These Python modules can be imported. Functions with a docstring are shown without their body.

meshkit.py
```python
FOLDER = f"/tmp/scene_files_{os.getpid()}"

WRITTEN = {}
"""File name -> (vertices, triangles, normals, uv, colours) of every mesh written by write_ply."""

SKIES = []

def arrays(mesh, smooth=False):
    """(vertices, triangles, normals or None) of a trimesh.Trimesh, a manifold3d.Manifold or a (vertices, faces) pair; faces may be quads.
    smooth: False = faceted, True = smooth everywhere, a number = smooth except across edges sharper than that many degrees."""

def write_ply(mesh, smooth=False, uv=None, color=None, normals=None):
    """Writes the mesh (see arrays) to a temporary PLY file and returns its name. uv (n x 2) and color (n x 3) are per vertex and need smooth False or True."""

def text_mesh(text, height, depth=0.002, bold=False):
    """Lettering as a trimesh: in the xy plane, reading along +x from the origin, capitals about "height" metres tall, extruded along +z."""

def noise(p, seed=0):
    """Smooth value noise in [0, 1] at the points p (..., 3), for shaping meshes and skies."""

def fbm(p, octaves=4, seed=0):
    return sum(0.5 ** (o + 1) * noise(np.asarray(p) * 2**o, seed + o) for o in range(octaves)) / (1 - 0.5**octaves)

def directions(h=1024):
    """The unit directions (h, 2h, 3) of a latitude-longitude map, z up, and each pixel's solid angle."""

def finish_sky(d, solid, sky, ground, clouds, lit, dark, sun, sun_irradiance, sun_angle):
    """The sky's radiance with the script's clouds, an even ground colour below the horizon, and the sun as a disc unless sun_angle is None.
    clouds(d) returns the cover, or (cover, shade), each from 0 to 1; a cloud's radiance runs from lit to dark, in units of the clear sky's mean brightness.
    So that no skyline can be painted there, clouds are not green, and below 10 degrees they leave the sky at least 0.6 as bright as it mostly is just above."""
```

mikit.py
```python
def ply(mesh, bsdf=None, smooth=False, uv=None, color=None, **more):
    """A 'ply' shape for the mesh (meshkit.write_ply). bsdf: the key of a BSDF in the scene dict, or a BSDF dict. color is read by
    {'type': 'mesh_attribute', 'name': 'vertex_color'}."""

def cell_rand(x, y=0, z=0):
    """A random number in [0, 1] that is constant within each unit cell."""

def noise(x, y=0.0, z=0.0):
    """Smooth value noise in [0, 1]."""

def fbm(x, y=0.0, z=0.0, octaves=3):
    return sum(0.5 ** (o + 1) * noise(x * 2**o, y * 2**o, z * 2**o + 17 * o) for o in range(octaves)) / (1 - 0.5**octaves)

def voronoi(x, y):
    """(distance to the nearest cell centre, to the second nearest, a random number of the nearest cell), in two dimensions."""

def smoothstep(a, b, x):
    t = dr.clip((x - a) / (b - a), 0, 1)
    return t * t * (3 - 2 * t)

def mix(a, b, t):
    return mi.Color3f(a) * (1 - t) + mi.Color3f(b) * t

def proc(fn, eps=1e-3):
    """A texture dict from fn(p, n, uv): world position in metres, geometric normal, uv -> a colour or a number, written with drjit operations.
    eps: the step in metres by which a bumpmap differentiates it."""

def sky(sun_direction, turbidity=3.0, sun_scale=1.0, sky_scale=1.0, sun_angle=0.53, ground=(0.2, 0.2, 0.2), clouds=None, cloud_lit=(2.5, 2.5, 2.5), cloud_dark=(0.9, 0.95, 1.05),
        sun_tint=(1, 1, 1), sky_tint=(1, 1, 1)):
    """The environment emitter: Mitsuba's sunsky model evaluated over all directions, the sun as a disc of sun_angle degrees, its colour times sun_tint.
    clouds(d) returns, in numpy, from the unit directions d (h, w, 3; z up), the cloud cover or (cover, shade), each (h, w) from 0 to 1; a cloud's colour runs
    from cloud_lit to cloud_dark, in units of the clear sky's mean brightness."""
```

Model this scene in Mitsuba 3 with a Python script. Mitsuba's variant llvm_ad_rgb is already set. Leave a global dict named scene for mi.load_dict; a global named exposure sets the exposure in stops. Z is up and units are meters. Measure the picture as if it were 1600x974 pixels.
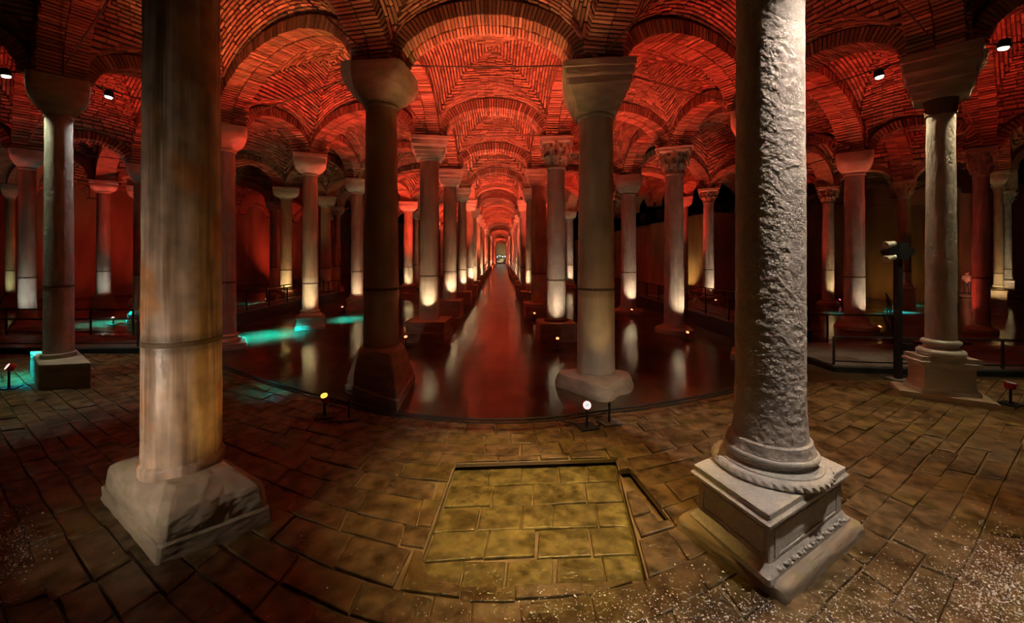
import math, random
import numpy as np, trimesh, mitsuba as mi, drjit as dr
import mikit, meshkit
import manifold3d as m3
from scipy.interpolate import CubicSpline
from mikit import noise, fbm, mix, smoothstep, cell_rand, voronoi
from shapely.geometry import Polygon, Point, LineString, MultiPolygon, box as sbox
from shapely.ops import unary_union

T = mi.ScalarTransform4f
rng = np.random.default_rng(7)
scene, labels = {}, {}

# ------------------------------------------------------------------ camera, exposure
F, X0, Y0, CH = 650.0, 784.0, 400.0, 3.1          # focal length in pixels, vanishing point, eye height in metres
scene['camera'] = {'type': 'perspective', 'fov': 2 * math.degrees(math.atan(800 / F)), 'fov_axis': 'x',
                   'principal_point_offset_x': 0.01, 'principal_point_offset_y': (487 - Y0) / 974.0,
                   'near_clip': 0.05, 'far_clip': 600.0,
                   'to_world': T().look_at(origin=[0, 0, CH], target=[0, 10, CH], up=[0, 0, 1])}
exposure = 8.0                                     # the lamps below are given for exposure 0 and divided by 2 ** 8
STOP = 2.0 ** -exposure

# ------------------------------------------------------------------ light colours and strengths
RED = np.array([1.0, 0.07, 0.04])
ROSE = np.array([1.0, 0.145, 0.085])
WARM = np.array([1.0, 0.72, 0.34])
WHITE = np.array([1.0, 0.86, 0.72])
IVORY = np.array([1.0, 0.80, 0.52])
COOL = np.array([0.75, 0.95, 0.95])
AMBER = np.array([1.0, 0.55, 0.12])
TEAL = np.array([0.0, 0.62, 0.72])
K_RED, K_WARM, K_HUNG, K_TEAL = 270.0, 14.0, 75.0, 80.0
n_light = [0]


def spot(p, target, colour, power, cutoff=30.0, beam=None, weight=1.0):
    n_light[0] += 1
    d = np.asarray(target, float) - np.asarray(p, float)
    up = [0, 0, 1] if abs(d[2]) < 0.95 * np.linalg.norm(d) else [0, 1, 0]
    scene[f'light_{n_light[0]:03d}'] = {'type': 'spot', 'to_world': T().look_at(origin=list(map(float, p)), target=list(map(float, target)), up=up),
                                       'intensity': {'type': 'rgb', 'value': [float(c * power * STOP) for c in colour]},
                                       'cutoff_angle': float(cutoff), 'beam_width': float(beam if beam else cutoff * 0.55),
                                       'sampling_weight': float(weight)}


# ------------------------------------------------------------------ helpers
count = {}


def numbered(name):
    k = count.get(name, 0)
    count[name] = k + 1
    return name if k == 0 else f'{name}_{k:03d}'


def thing(name, label, category, group=None):
    key = numbered(name)
    labels[key] = {'label': label, 'category': category, 'kind': 'thing'}
    if group:
        labels[key]['group'] = group
    return key


def part(parent, name, mesh, bsdf, smooth=False, label=None, kind=None, shape=None, to_world=None, **more):
    key = numbered(parent + '__' + name)
    d = dict(shape) if shape else mikit.ply(mesh, bsdf, smooth=smooth, **more)
    if to_world is not None:
        d['to_world'] = to_world
    scene[key] = d
    e = {}
    if label: e['label'] = label
    if kind: e['kind'] = kind
    if e: labels[key] = e
    return key


def structure(name, mesh, bsdf, label, smooth=False):
    scene[name] = mikit.ply(mesh, bsdf, smooth=smooth)
    labels[name] = {'label': label, 'kind': 'structure'}
    return name


def px(x, y, z=0.0):
    """the point at height z that stands at this place of the frame"""
    Y = F * (CH - z) / (y - Y0)
    return np.array([(x - X0) / F * Y, Y, z])


def at(x, Y):
    return np.array([(x - X0) / F * Y, Y])


def warp(a, D):
    """plan of the hall: rows of columns bend around the viewpoint as in the stitched panorama"""
    r, th = np.hypot(a, D), np.arctan2(a, D)
    return np.stack([r * th, 1.083 * r], -1)


def cat(ms):
    return trimesh.util.concatenate([m if isinstance(m, trimesh.Trimesh) else trimesh.Trimesh(*m, process=False) for m in ms])


def boxm(cx, cy, cz, sx, sy, sz, rot=0.0):
    m = trimesh.creation.box([sx, sy, sz])
    if rot: m.apply_transform(trimesh.transformations.rotation_matrix(rot, [0, 0, 1]))
    m.apply_translation([cx, cy, cz])
    return m


def cylm(p, q, r, n=12, r2=None):
    p, q = np.asarray(p, float), np.asarray(q, float)
    d = q - p; L = np.linalg.norm(d); d = d / L
    a = np.cross(d, [0, 0, 1.0] if abs(d[2]) < 0.9 else [1.0, 0, 0]); a /= np.linalg.norm(a); b = np.cross(d, a)
    t = np.arange(n) * 2 * np.pi / n
    ring = np.cos(t)[:, None] * a + np.sin(t)[:, None] * b
    r2 = r if r2 is None else r2
    v = np.vstack([p + ring * r, q + ring * r2, [p], [q]])
    i = np.arange(n); j = (i + 1) % n
    f = np.vstack([np.stack([i, j, j + n], 1), np.stack([i, j + n, i + n], 1), np.stack([j, i, i * 0 + 2 * n], 1), np.stack([i + n, j + n, i * 0 + 2 * n + 1], 1)])
    m = trimesh.Trimesh(v, f, process=False)
    m.fix_normals()
    return m


def tubem(points, r, n=8):
    p = np.asarray(points, float)
    t = np.gradient(p, axis=0); t /= np.linalg.norm(t, axis=1, keepdims=True)
    up = np.array([0, 0, 1.0])
    a = np.cross(t, up); a /= np.linalg.norm(a, axis=1, keepdims=True) + 1e-9
    b = np.cross(t, a)
    ang = np.arange(n) * 2 * np.pi / n
    v = p[:, None] + r * (np.cos(ang)[None, :, None] * a[:, None] + np.sin(ang)[None, :, None] * b[:, None])
    return grid_mesh(v, True)


def grid_mesh(v, wrap=False):
    """(rows, cols, 3) -> mesh"""
    R, C = v.shape[:2]
    i, j = np.meshgrid(np.arange(R - 1), np.arange(C if wrap else C - 1), indexing='ij')
    j2 = (j + 1) % C
    a, b, c, d = i * C + j, i * C + j2, (i + 1) * C + j2, (i + 1) * C + j
    f = np.concatenate([np.stack([a, b, c], -1).reshape(-1, 3), np.stack([a, c, d], -1).reshape(-1, 3)])
    return trimesh.Trimesh(v.reshape(-1, 3), f, process=False)


def loft(sections, cap=True):
    """sections (k, n, 3), counter-clockwise seen from above, going up"""
    s = np.asarray(sections, float)
    m = grid_mesh(s, True)
    if cap:
        k, n = s.shape[:2]
        v = np.vstack([m.vertices, [s[0].mean(0)], [s[-1].mean(0)]])
        i = np.arange(n); j = (i + 1) % n
        f = np.vstack([m.faces, np.stack([j, i, i * 0 + k * n], 1), np.stack([(k - 1) * n + i, (k - 1) * n + j, i * 0 + k * n + 1], 1)])
        m = trimesh.Trimesh(v, f, process=False)
    return m


def lathe(profile, n=40, c=(0, 0)):
    t = np.arange(n) * 2 * np.pi / n
    return loft([np.stack([c[0] + r * np.cos(t), c[1] + r * np.sin(t), np.full(n, z)], -1) for r, z in profile])


def rhomb(c, hl, hf, scale=1.0, seg=1, rnd=0.0):
    """corner loop of a block whose left/right and front/back half diagonals are hl and hf"""
    c, hl, hf = np.asarray(c, float), np.asarray(hl, float), np.asarray(hf, float)
    P = [c - hl * scale, c + hf * scale, c + hl * scale, c - hf * scale]
    out = []
    for k in range(4):
        p, q = P[k], P[(k + 1) % 4]
        if rnd:
            e = rnd / np.linalg.norm(q - p)
            tt = e + (1 - 2 * e) * np.arange(seg + 1) / seg
        else:
            tt = np.arange(seg) / seg
        out += [p + (q - p) * t for t in tt]
    return np.array(out)


def block(c, hl, hf, profile, seg=1, rnd=0.02, rough=0.0, seed=0, freq=4.0):
    """profile: (scale, z). rough: how far the stone's faces are worn, in metres"""
    s = []
    for sc, z in profile:
        r = rhomb(c, hl, hf, sc, seg, rnd)
        s.append(np.hstack([r, np.full((len(r), 1), z)]))
    s = np.array(s)
    if rough:
        p = s * freq + seed * 7.3
        n = meshkit.fbm(p, 4, seed) - 0.5
        d = s[..., :2] - np.asarray(c)
        d /= np.linalg.norm(d, axis=-1, keepdims=True)
        s[..., :2] += d * (n * 2 * rough)[..., None]
        s[..., 2] += (meshkit.fbm(p + 31, 3, seed) - 0.5) * rough * 1.2
    return loft(s)


# ------------------------------------------------------------------ materials
def bump(b, fn, scale, eps=2e-3):
    return {'type': 'bumpmap', 'arbitrary': {**mikit.proc(fn, eps)}, 'scale': float(scale), 'bsdf': b}


def stone(colour, relief=None, scale=0.02, rough=0.6, spec=0.3):
    b = {'type': 'principled', 'base_color': mikit.proc(colour) if callable(colour) else {'type': 'rgb', 'value': list(colour)}, 'roughness': rough, 'specular': spec}
    if relief:
        b = bump(b, relief, scale)
    return {'type': 'twosided', 'bsdf': b}


def c_brick(p, n, uv):
    c = cell_rand(p.x * 3.1 + p.z * 1.3, p.y * 3.1, p.z * 9.0)
    t = fbm(p.x * 1.1, p.y * 1.1, p.z * 1.1)
    base = mix((0.30, 0.155, 0.09), (0.54, 0.32, 0.20), c * 0.6 + t * 0.5)
    return base * (0.72 + 0.5 * fbm(p.x * 9, p.y * 9, p.z * 9))


def c_mortar(p, n, uv):
    return mix((0.07, 0.035, 0.022), (0.15, 0.08, 0.05), fbm(p.x * 2, p.y * 2, p.z * 2))


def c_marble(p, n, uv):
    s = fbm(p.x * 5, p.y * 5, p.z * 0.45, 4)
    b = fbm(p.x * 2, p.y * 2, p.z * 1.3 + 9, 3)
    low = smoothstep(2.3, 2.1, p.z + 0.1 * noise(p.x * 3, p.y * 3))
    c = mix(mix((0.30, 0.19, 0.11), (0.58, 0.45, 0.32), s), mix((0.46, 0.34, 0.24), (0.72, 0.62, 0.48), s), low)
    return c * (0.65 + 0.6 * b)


def h_marble(p, n, uv):
    return fbm(p.x * 14, p.y * 14, p.z * 5, 3)


def c_granite(p, n, uv):
    s = fbm(p.x * 5, p.y * 5, p.z * 3, 4)
    g = noise(p.x * 60, p.y * 60, p.z * 60)
    v = fbm(p.x * 11, p.y * 11, p.z * 0.7, 3)
    c = mix((0.36, 0.30, 0.26), (0.60, 0.52, 0.46), s)
    return mix(c, (0.68, 0.6, 0.5), smoothstep(0.55, 0.75, v) * 0.5) * (0.75 + 0.4 * g)


def h_granite(p, n, uv):
    return fbm(p.x * 22, p.y * 22, p.z * 16, 3)


def c_nearleft(p, n, uv):
    s = fbm(p.x * 7, p.y * 7, p.z * 0.35, 4)
    b = fbm(p.x * 2.5, p.y * 2.5, p.z * 1.5 + 3, 4)
    v = fbm(p.x * 26, p.y * 26, p.z * 0.6, 2)
    c = mix((0.22, 0.11, 0.05), (0.60, 0.44, 0.33), smoothstep(0.25, 0.75, s))
    c = mix(c, (0.48, 0.20, 0.06), smoothstep(0.5, 0.66, b) * 0.8)
    c = mix(c, (0.72, 0.6, 0.52), smoothstep(0.55, 0.75, v) * 0.4)
    c = c * (0.55 + 0.9 * fbm(p.x * 6, p.y * 6, p.z * 4, 3))
    cx = dr.abs(p.x + 3.50 + 0.05 * (noise(p.z * 3.0, 1.0) - 0.5) - 0.03 * (p.z - 1.2))
    crack = smoothstep(0.007, 0.003, cx) * smoothstep(0.75, 0.8, p.z) * smoothstep(2.0, 1.8, p.z) * smoothstep(5.0, 4.9, p.y)
    c = mix(c, (0.14, 0.07, 0.03), crack)
    band = smoothstep(0.16, 0.05, dr.abs(p.z - 2.08)) * 0.45
    c = c * (1 - band)
    up = smoothstep(2.0, 4.2, p.z)  # top of the shaft darker: fading light put into the colour
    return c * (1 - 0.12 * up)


def c_pale(p, n, uv):
    s = fbm(p.x * 4, p.y * 4, p.z * 4, 4)
    return mix((0.42, 0.33, 0.22), (0.70, 0.62, 0.48), s)


def c_plinth(p, n, uv):
    s = fbm(p.x * 3, p.y * 3, p.z * 9, 4)
    g = fbm(p.x * 8, p.y * 8, p.z * 8, 3)
    c = mix((0.24, 0.18, 0.13), (0.52, 0.42, 0.32), s)
    return mix(c, (0.30, 0.27, 0.10), smoothstep(0.55, 0.75, g) * 0.5)


def h_plinth(p, n, uv):
    return fbm(p.x * 9, p.y * 9, p.z * 26, 4)


def c_pedestal(p, n, uv):
    s = fbm(p.x * 3, p.y * 3, p.z * 3, 4)
    g = noise(p.x * 45, p.y * 45, p.z * 45)
    return mix((0.42, 0.40, 0.37), (0.66, 0.60, 0.53), s) * (0.82 + 0.3 * g)


def c_floor(p, n, uv):
    s = fbm(p.x * 1.7, p.y * 1.7, 0.0, 4)
    g = fbm(p.x * 6, p.y * 6, 3.0, 5)
    c = mix((0.075, 0.043, 0.021), (0.21, 0.138, 0.066), s)
    o = smoothstep(0.45, 0.75, fbm(p.x * 2.3 + 40, p.y * 2.3, 1.0, 3))
    c = mix(c, c * mi.Color3f(0.9, 0.98, 0.7), o)
    return c * (0.1 + 1.8 * g)


def c_floor2(p, n, uv):
    s = fbm(p.x * 1.3 + 5, p.y * 1.3, 0.0, 4)
    g = fbm(p.x * 8, p.y * 8, 3.0, 5)
    c = mix((0.085, 0.05, 0.026), (0.18, 0.125, 0.06), s)
    return c * (0.1 + 1.8 * g)


def c_olive(p, n, uv):  # more olive tone for the basin stones
    s = fbm(p.x * 2.6, p.y * 2.6, 0.0, 4)
    g = fbm(p.x * 9, p.y * 9, 3.0, 5)
    return mix((0.075, 0.055, 0.02), (0.20, 0.155, 0.05), s) * (0.1 + 1.8 * g)


def h_floor(p, n, uv):
    return fbm(p.x * 7, p.y * 7, p.z, 4) + 0.25 * noise(p.x * 45, p.y * 45)


def c_water(p, n, uv):
    s = fbm(p.x * 0.6, p.y * 0.6, 2.0, 3)
    jx = dr.abs(dr.abs(p.x * 1.1 + 0.13 * noise(p.y * 2, p.x) - dr.floor(p.x * 1.1 + 0.13 * noise(p.y * 2, p.x))) - 0.5)
    row = dr.floor(p.y * 0.9)
    sx = p.x * 0.8 + 0.37 * row
    jx = dr.abs(sx - dr.floor(sx) - 0.5)
    jy = dr.abs(p.y * 0.9 - row - 0.5)
    j = smoothstep(0.46, 0.49, dr.maximum(jx, jy))
    c = mix((0.03, 0.020, 0.012), (0.075, 0.048, 0.024), s + 0.4 * (cell_rand(dr.floor(sx), row) - 0.5))
    return mix(c, (0.02, 0.012, 0.006), j * 0.35)


def c_grout(p, n, uv):
    return mix((0.12, 0.08, 0.045), (0.30, 0.21, 0.12), fbm(p.x * 3, p.y * 3, 1.0, 3))


def h_water(p, n, uv):
    return fbm(p.x * 1.6, p.y * 2.6, 0.0, 3)


def c_wall(p, n, uv):
    s = fbm(p.x * 0.35, p.y * 0.35, p.z * 0.16, 4)
    g = fbm(p.x * 1.6, p.y * 1.6, p.z * 0.25, 3)
    return mix((0.22, 0.13, 0.07), (0.46, 0.34, 0.2), s) * (0.6 + 0.7 * g)


def c_deck(p, n, uv):
    s = fbm(p.x * 2, p.y * 2, 0.0, 3)
    return mix((0.10, 0.095, 0.085), (0.16, 0.15, 0.13), s)


scene['far_brick'] = stone(c_brick, None, rough=0.85, spec=0.15)
scene['brick'] = {'type': 'twosided', 'bsdf': {'type': 'principled', 'base_color': {'type': 'mesh_attribute', 'name': 'vertex_color'}, 'roughness': 0.85, 'specular': 0.15}}
scene['mortar'] = stone(c_mortar, None, rough=0.9, spec=0.1)
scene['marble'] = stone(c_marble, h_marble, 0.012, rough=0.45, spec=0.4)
scene['granite'] = stone(c_granite, h_granite, 0.05, rough=0.7, spec=0.3)
scene['weathered_marble'] = stone(c_nearleft, h_marble, 0.010, rough=0.38, spec=0.45)
scene['rough_marble'] = stone(c_granite, h_granite, 0.028, rough=0.65, spec=0.3)
scene['pale_stone'] = stone(c_pale, h_marble, 0.015, rough=0.7, spec=0.2)
scene['plinth_stone'] = stone(c_plinth, h_plinth, 0.02, rough=0.6, spec=0.35)
scene['pedestal_stone'] = stone(c_pedestal, h_marble, 0.006, rough=0.6, spec=0.3)
scene['joint'] = stone((0.15, 0.095, 0.055), None, rough=0.7)


def wet(colour, h, scale, alpha, ior):
    return {'type': 'twosided', 'bsdf': bump({'type': 'roughplastic', 'diffuse_reflectance': mikit.proc(colour), 'alpha': alpha, 'int_ior': ior, 'nonlinear': False}, h, scale)}


scene['wet_stone'] = wet(c_floor, h_floor, 0.03, 0.16, 1.5)
scene['olive_stone'] = wet(c_olive, h_floor, 0.03, 0.16, 1.5)
scene['wet_stone_red'] = wet(c_floor2, h_floor, 0.03, 0.2, 1.45)
scene['grout'] = wet(c_grout, h_floor, 0.01, 0.2, 1.4)
scene['water_surface'] = wet(c_water, h_water, 0.010, 0.035, 1.47)
scene['wall_plaster'] = stone(c_wall, None, rough=0.9, spec=0.1)
scene['deck_board'] = stone(c_deck, None, rough=0.5, spec=0.3)
scene['black_metal'] = {'type': 'twosided', 'bsdf': {'type': 'principled', 'base_color': {'type': 'rgb', 'value': [0.018, 0.018, 0.02]}, 'roughness': 0.45, 'specular': 0.4}}
scene['iron'] = {'type': 'twosided', 'bsdf': {'type': 'principled', 'base_color': {'type': 'rgb', 'value': [0.16, 0.11, 0.09]}, 'roughness': 0.4, 'metallic': 0.6}}
scene['grey_paint'] = {'type': 'twosided', 'bsdf': {'type': 'principled', 'base_color': {'type': 'rgb', 'value': [0.5, 0.48, 0.42]}, 'roughness': 0.5}}
scene['red_paint'] = {'type': 'twosided', 'bsdf': {'type': 'principled', 'base_color': {'type': 'rgb', 'value': [0.55, 0.02, 0.015]}, 'roughness': 0.4}}
scene['green_paint'] = {'type': 'twosided', 'bsdf': {'type': 'principled', 'base_color': {'type': 'rgb', 'value': [0.02, 0.3, 0.2]}, 'roughness': 0.5}}
scene['glint_white'] = {'type': 'twosided', 'bsdf': {'type': 'principled', 'base_color': {'type': 'rgb', 'value': [0.9, 0.86, 0.8]}, 'roughness': 0.25, 'specular': 0.8}}  # opaque white stands in for the glint of light on water
scene['skin'] = stone((0.5, 0.3, 0.2))
scene['dark_cloth'] = stone((0.03, 0.03, 0.04))
scene['grey_cloth'] = stone((0.3, 0.28, 0.3))

# ------------------------------------------------------------------ plan of the hall: where each column stands
COLS = (-5, -4, -3, -2, -1, 1, 2, 3, 4, 5)
COL_A = {-5: -25.5, -4: -19.8, -3: -14.3, -2: -8.4, -1: -2.6, 1: 1.9, 2: 7.1, 3: 13.1, 4: 18.8, 5: 24.6}
ROWS = 31
seen = {  # (column line, row): x in the frame, distance
    (-2, 0): (92, 10.4), (2, 0): (1470, 9.1), (-3, 0): (43, 17.3), (-4, 0): (16, 25.5), (3, 0): (1533, 16.9), (4, 0): (1560, 21.5), (5, 0): (1575, 28.0),
    (-2, 1): (350, 14.2), (-1, 1): (596, 9.92), (1, 1): (931, 9.92), (2, 1): (1176, 12.7), (3, 1): (1335, 17.8), (4, 1): (1413, 24.2), (-3, 1): (219, 20.0), (-4, 1): (162, 24.4),
    (-2, 2): (485, 18.2), (-1, 2): (671, 15.65), (1, 2): (869, 15.65), (2, 2): (1053, 17.1), (3, 2): (1222, 22.5), (4, 2): (1294, 26.5),
    (-2, 3): (558, 24.0), (-1, 3): (703, 21.4), (1, 3): (842, 21.4), (2, 3): (982, 22.9), (3, 3): (1107, 27.3), (-3, 3): (447, 27.0),
    (-1, 4): (722, 27.1), (1, 4): (828, 27.1), (-3, 4): (509, 31.0), (-4, 4): (428, 33.8), (-2, 5): (638, 34.0), (-4, 5): (521, 41.0),
    (-1, 5): (734.5, 32.8), (1, 5): (818, 32.8), (2, 6): (891, 41.0)}
XY = {}
for c in COLS:
    for r in range(-1, ROWS):
        if (c, r) in seen:
            XY[c, r] = at(*seen[c, r])
        elif c in (-1, 1) and r > 0:
            XY[c, r] = np.array([COL_A[c] if r > 4 else COL_A[c] * 1.05, 9.92 + 5.73 * (r - 1)])
        else:
            XY[c, r] = warp(COL_A[c], 8.8 + 5.6 * (r - 1))
XY[-1, 0], XY[1, 0] = np.array([-3.9, 5.09]), np.array([3.03, 4.71])

Z_SPRING = 7.45


def rise(L):
    return 0.228 * L


# ------------------------------------------------------------------ floor, water, walls
rope_px = [(345, 571), (380, 583), (420, 597), (470, 611), (497, 618), (545, 630), (590, 641), (640, 648), (700, 653), (760, 655.5), (820, 655), (870, 651), (920, 645), (960, 639.5), (1010, 633), (1050, 627), (1100, 618), (1160, 605)]
ROPE_Z = 0.2
rope = np.array([px(x, y, ROPE_Z) for x, y in rope_px])
edge = np.array([px(x, y + 6, 0.0)[:2] for x, y in rope_px])
near_zone = Polygon([(-16.5, 1.0), (-16.5, 13.2), (-11.7, 13.2), (-9.6, 12.6)] + [tuple(p) for p in edge] + [(8.2, 10.4), (13.5, 10.5), (16.5, 10.2), (16.5, 1.0), (6, -3), (-6, -3)]).buffer(0)
hall = sbox(-75, -12, 75, 190)
structure('floor', cat([trimesh.creation.box([150, 202, 0.1])]).apply_translation([0, 89, -0.20]), 'grout', 'dark wet bed of the sunken hall under the paving stones')
water_poly = hall.difference(near_zone)
wm = trimesh.creation.extrude_polygon(water_poly, 0.03, engine='earcut')
wm.apply_translation([0, 0, -0.06])
structure('water', wm, 'water_surface', 'still dark shallow water mirroring the columns and the red vaults')

basin = Polygon([px(712, 722)[:2], px(962, 714)[:2], px(1012, 903)[:2], px(642, 915)[:2]])

gully = Polygon([px(x, y)[:2] for x, y in ((964, 732), (984, 731), (1050, 812), (1030, 814))])
bed = trimesh.creation.extrude_polygon(near_zone.difference(basin).difference(gully), 0.05, engine='earcut'); bed.apply_translation([0, 0, -0.085])
part('floor', 'bedding', bed, 'grout')


def paver(poly, z, depth=0.07, tilt=0.007):
    ring = np.array(poly.exterior.coords)[:-1]
    if Polygon(ring).exterior.is_ccw is False:
        ring = ring[::-1]
    c = ring.mean(0)
    slope = rng.normal(0, tilt, 2)

    def lay(s, dz):
        d = ring - c
        q = c + d * (1 - s / (np.linalg.norm(d, axis=1, keepdims=True) + 1e-6))
        return np.hstack([q, (z + dz + (q - c) @ slope)[:, None]])
    return loft([lay(0, -depth), lay(0.0, -0.016), lay(0.008, -0.005), lay(0.03, 0.0)])


stones = []
foot = [Polygon(rhomb(XY[-1, 0], (1.2, -.2), (.44, -.9))), Polygon(rhomb(XY[1, 0], (1.04, -.06), (-.51, -1.02)))]
D = -3.0
row_i = 0
while D < 12.6:
    w = rng.uniform(0.36, 0.52)
    a = -14.0 + rng.uniform(0, 0.6)
    while a < 14.0:
        l = rng.uniform(0.38, 0.75)
        q = warp(np.array([a, a + l, a + l, a]) + rng.normal(0, 0.018, 4), np.array([D, D, D + w, D + w]) + rng.normal(0, 0.018, 4))
        a += l
        if np.hypot(*q.mean(0)) < 2.9: continue
        if np.ptp(q[:, 0]) > 3.0 or np.ptp(q[:, 1]) > 3.0: continue
        pg = Polygon(q)
        if not pg.is_valid or q[:, 1].min() < 2.2: continue
        cx, cy = q.mean(0)
        sx_ = X0 + F * cx / cy
        if sx_ < -200 or sx_ > 1800: continue
        pg = pg.buffer(-0.006, join_style=2).intersection(near_zone).difference(basin.buffer(0.02)).difference(gully)
        for fp in foot: pg = pg.difference(fp)
        for g in getattr(pg, 'geoms', [pg]):
            if g.geom_type == 'Polygon' and g.area > 0.03:
                stones.append((g.simplify(0.02), rng.normal(-0.006, 0.005), False))
    D += w
    row_i += 1
bl = np.array(basin.exterior.coords)[:4]
for i in range(5):
    v0, v1 = i / 5, (i + 1) / 5
    cuts = np.cumsum([0] + list(rng.uniform(0.8, 1.2, 4 if i % 2 else 5))); cuts = cuts / cuts[-1]
    for k in range(len(cuts) - 1):
        def bp(u, v): return (bl[0] * (1 - u) + bl[1] * u) * (1 - v) + (bl[3] * (1 - u) + bl[2] * u) * v
        q = np.array([bp(cuts[k], v0), bp(cuts[k + 1], v0), bp(cuts[k + 1], v1), bp(cuts[k], v1)]) + rng.normal(0, 0.012, (4, 2))
        stones.append((Polygon(q).buffer(-0.008, join_style=2), -0.12 + rng.normal(0, 0.004), True))
stones = [s for s in stones if s[0].geom_type == 'Polygon' and s[0].is_valid]
stones.sort(key=lambda s: -s[0].area / (s[0].centroid.y ** 2 + s[0].centroid.x ** 2 * 0.2) ** 1.5)
rest = []
for k, (g, z, in_basin) in enumerate(stones):
    m = paver(g, z)
    if k < 300:
        part('floor', 'paving_stone', m, 'olive_stone' if in_basin else 'wet_stone_red' if rng.random() < 0.4 else 'wet_stone')
    else:
        rest.append(m)
if rest:
    part('floor', 'far_paving', cat(rest), 'wet_stone', kind='stuff')

def wall_mesh(pts, z0, z1, thick=0.5):
    pts = np.asarray(pts, float)
    t = np.gradient(pts, axis=0); t /= np.linalg.norm(t, axis=1, keepdims=True)
    nrm = np.stack([-t[:, 1], t[:, 0]], 1)
    a, b = pts, pts + nrm * thick
    s = np.array([np.hstack([a, np.full((len(a), 1), z0)]), np.hstack([a, np.full((len(a), 1), z1)]), np.hstack([b, np.full((len(a), 1), z1)]), np.hstack([b, np.full((len(a), 1), z0)])])
    return grid_mesh(s)


lw = [warp(-26.0, d) for d in np.linspace(-14, 60, 50)] + [np.array([-20.0, 110]), np.array([-14.0, 185])]
structure('wall_left', wall_mesh(lw[::-1], -0.2, 10.5), 'wall_plaster', 'tall plastered side wall glowing red behind the left columns', 30)
rw = [warp(16.4, d) for d in np.linspace(175, 26.5, 60)] + [warp(a, 26.5) for a in np.linspace(17, 23.2, 8)] + [warp(23.6, d) for d in np.linspace(26, 9.5, 20)]
structure('wall_right', wall_mesh(rw[::-1], -0.2, 6.6)
          , 'wall_plaster', 'low dark brown partition wall behind the right columns, lit yellow', 30)
rb = [warp(31.0, d) for d in np.linspace(60, 12, 30)] + [np.array([50, 46.0]), np.array([75, 46.0])]
structure('wall_back_right', wall_mesh(rb[::-1], -0.2, 11.0), 'wall_plaster', 'dark wall far behind the right hand partition', 30)
structure('wall_end', boxm(0, 181, 5, 60, 0.6, 10.6), 'wall_plaster', 'dim olive end wall closing the central aisle')

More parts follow.
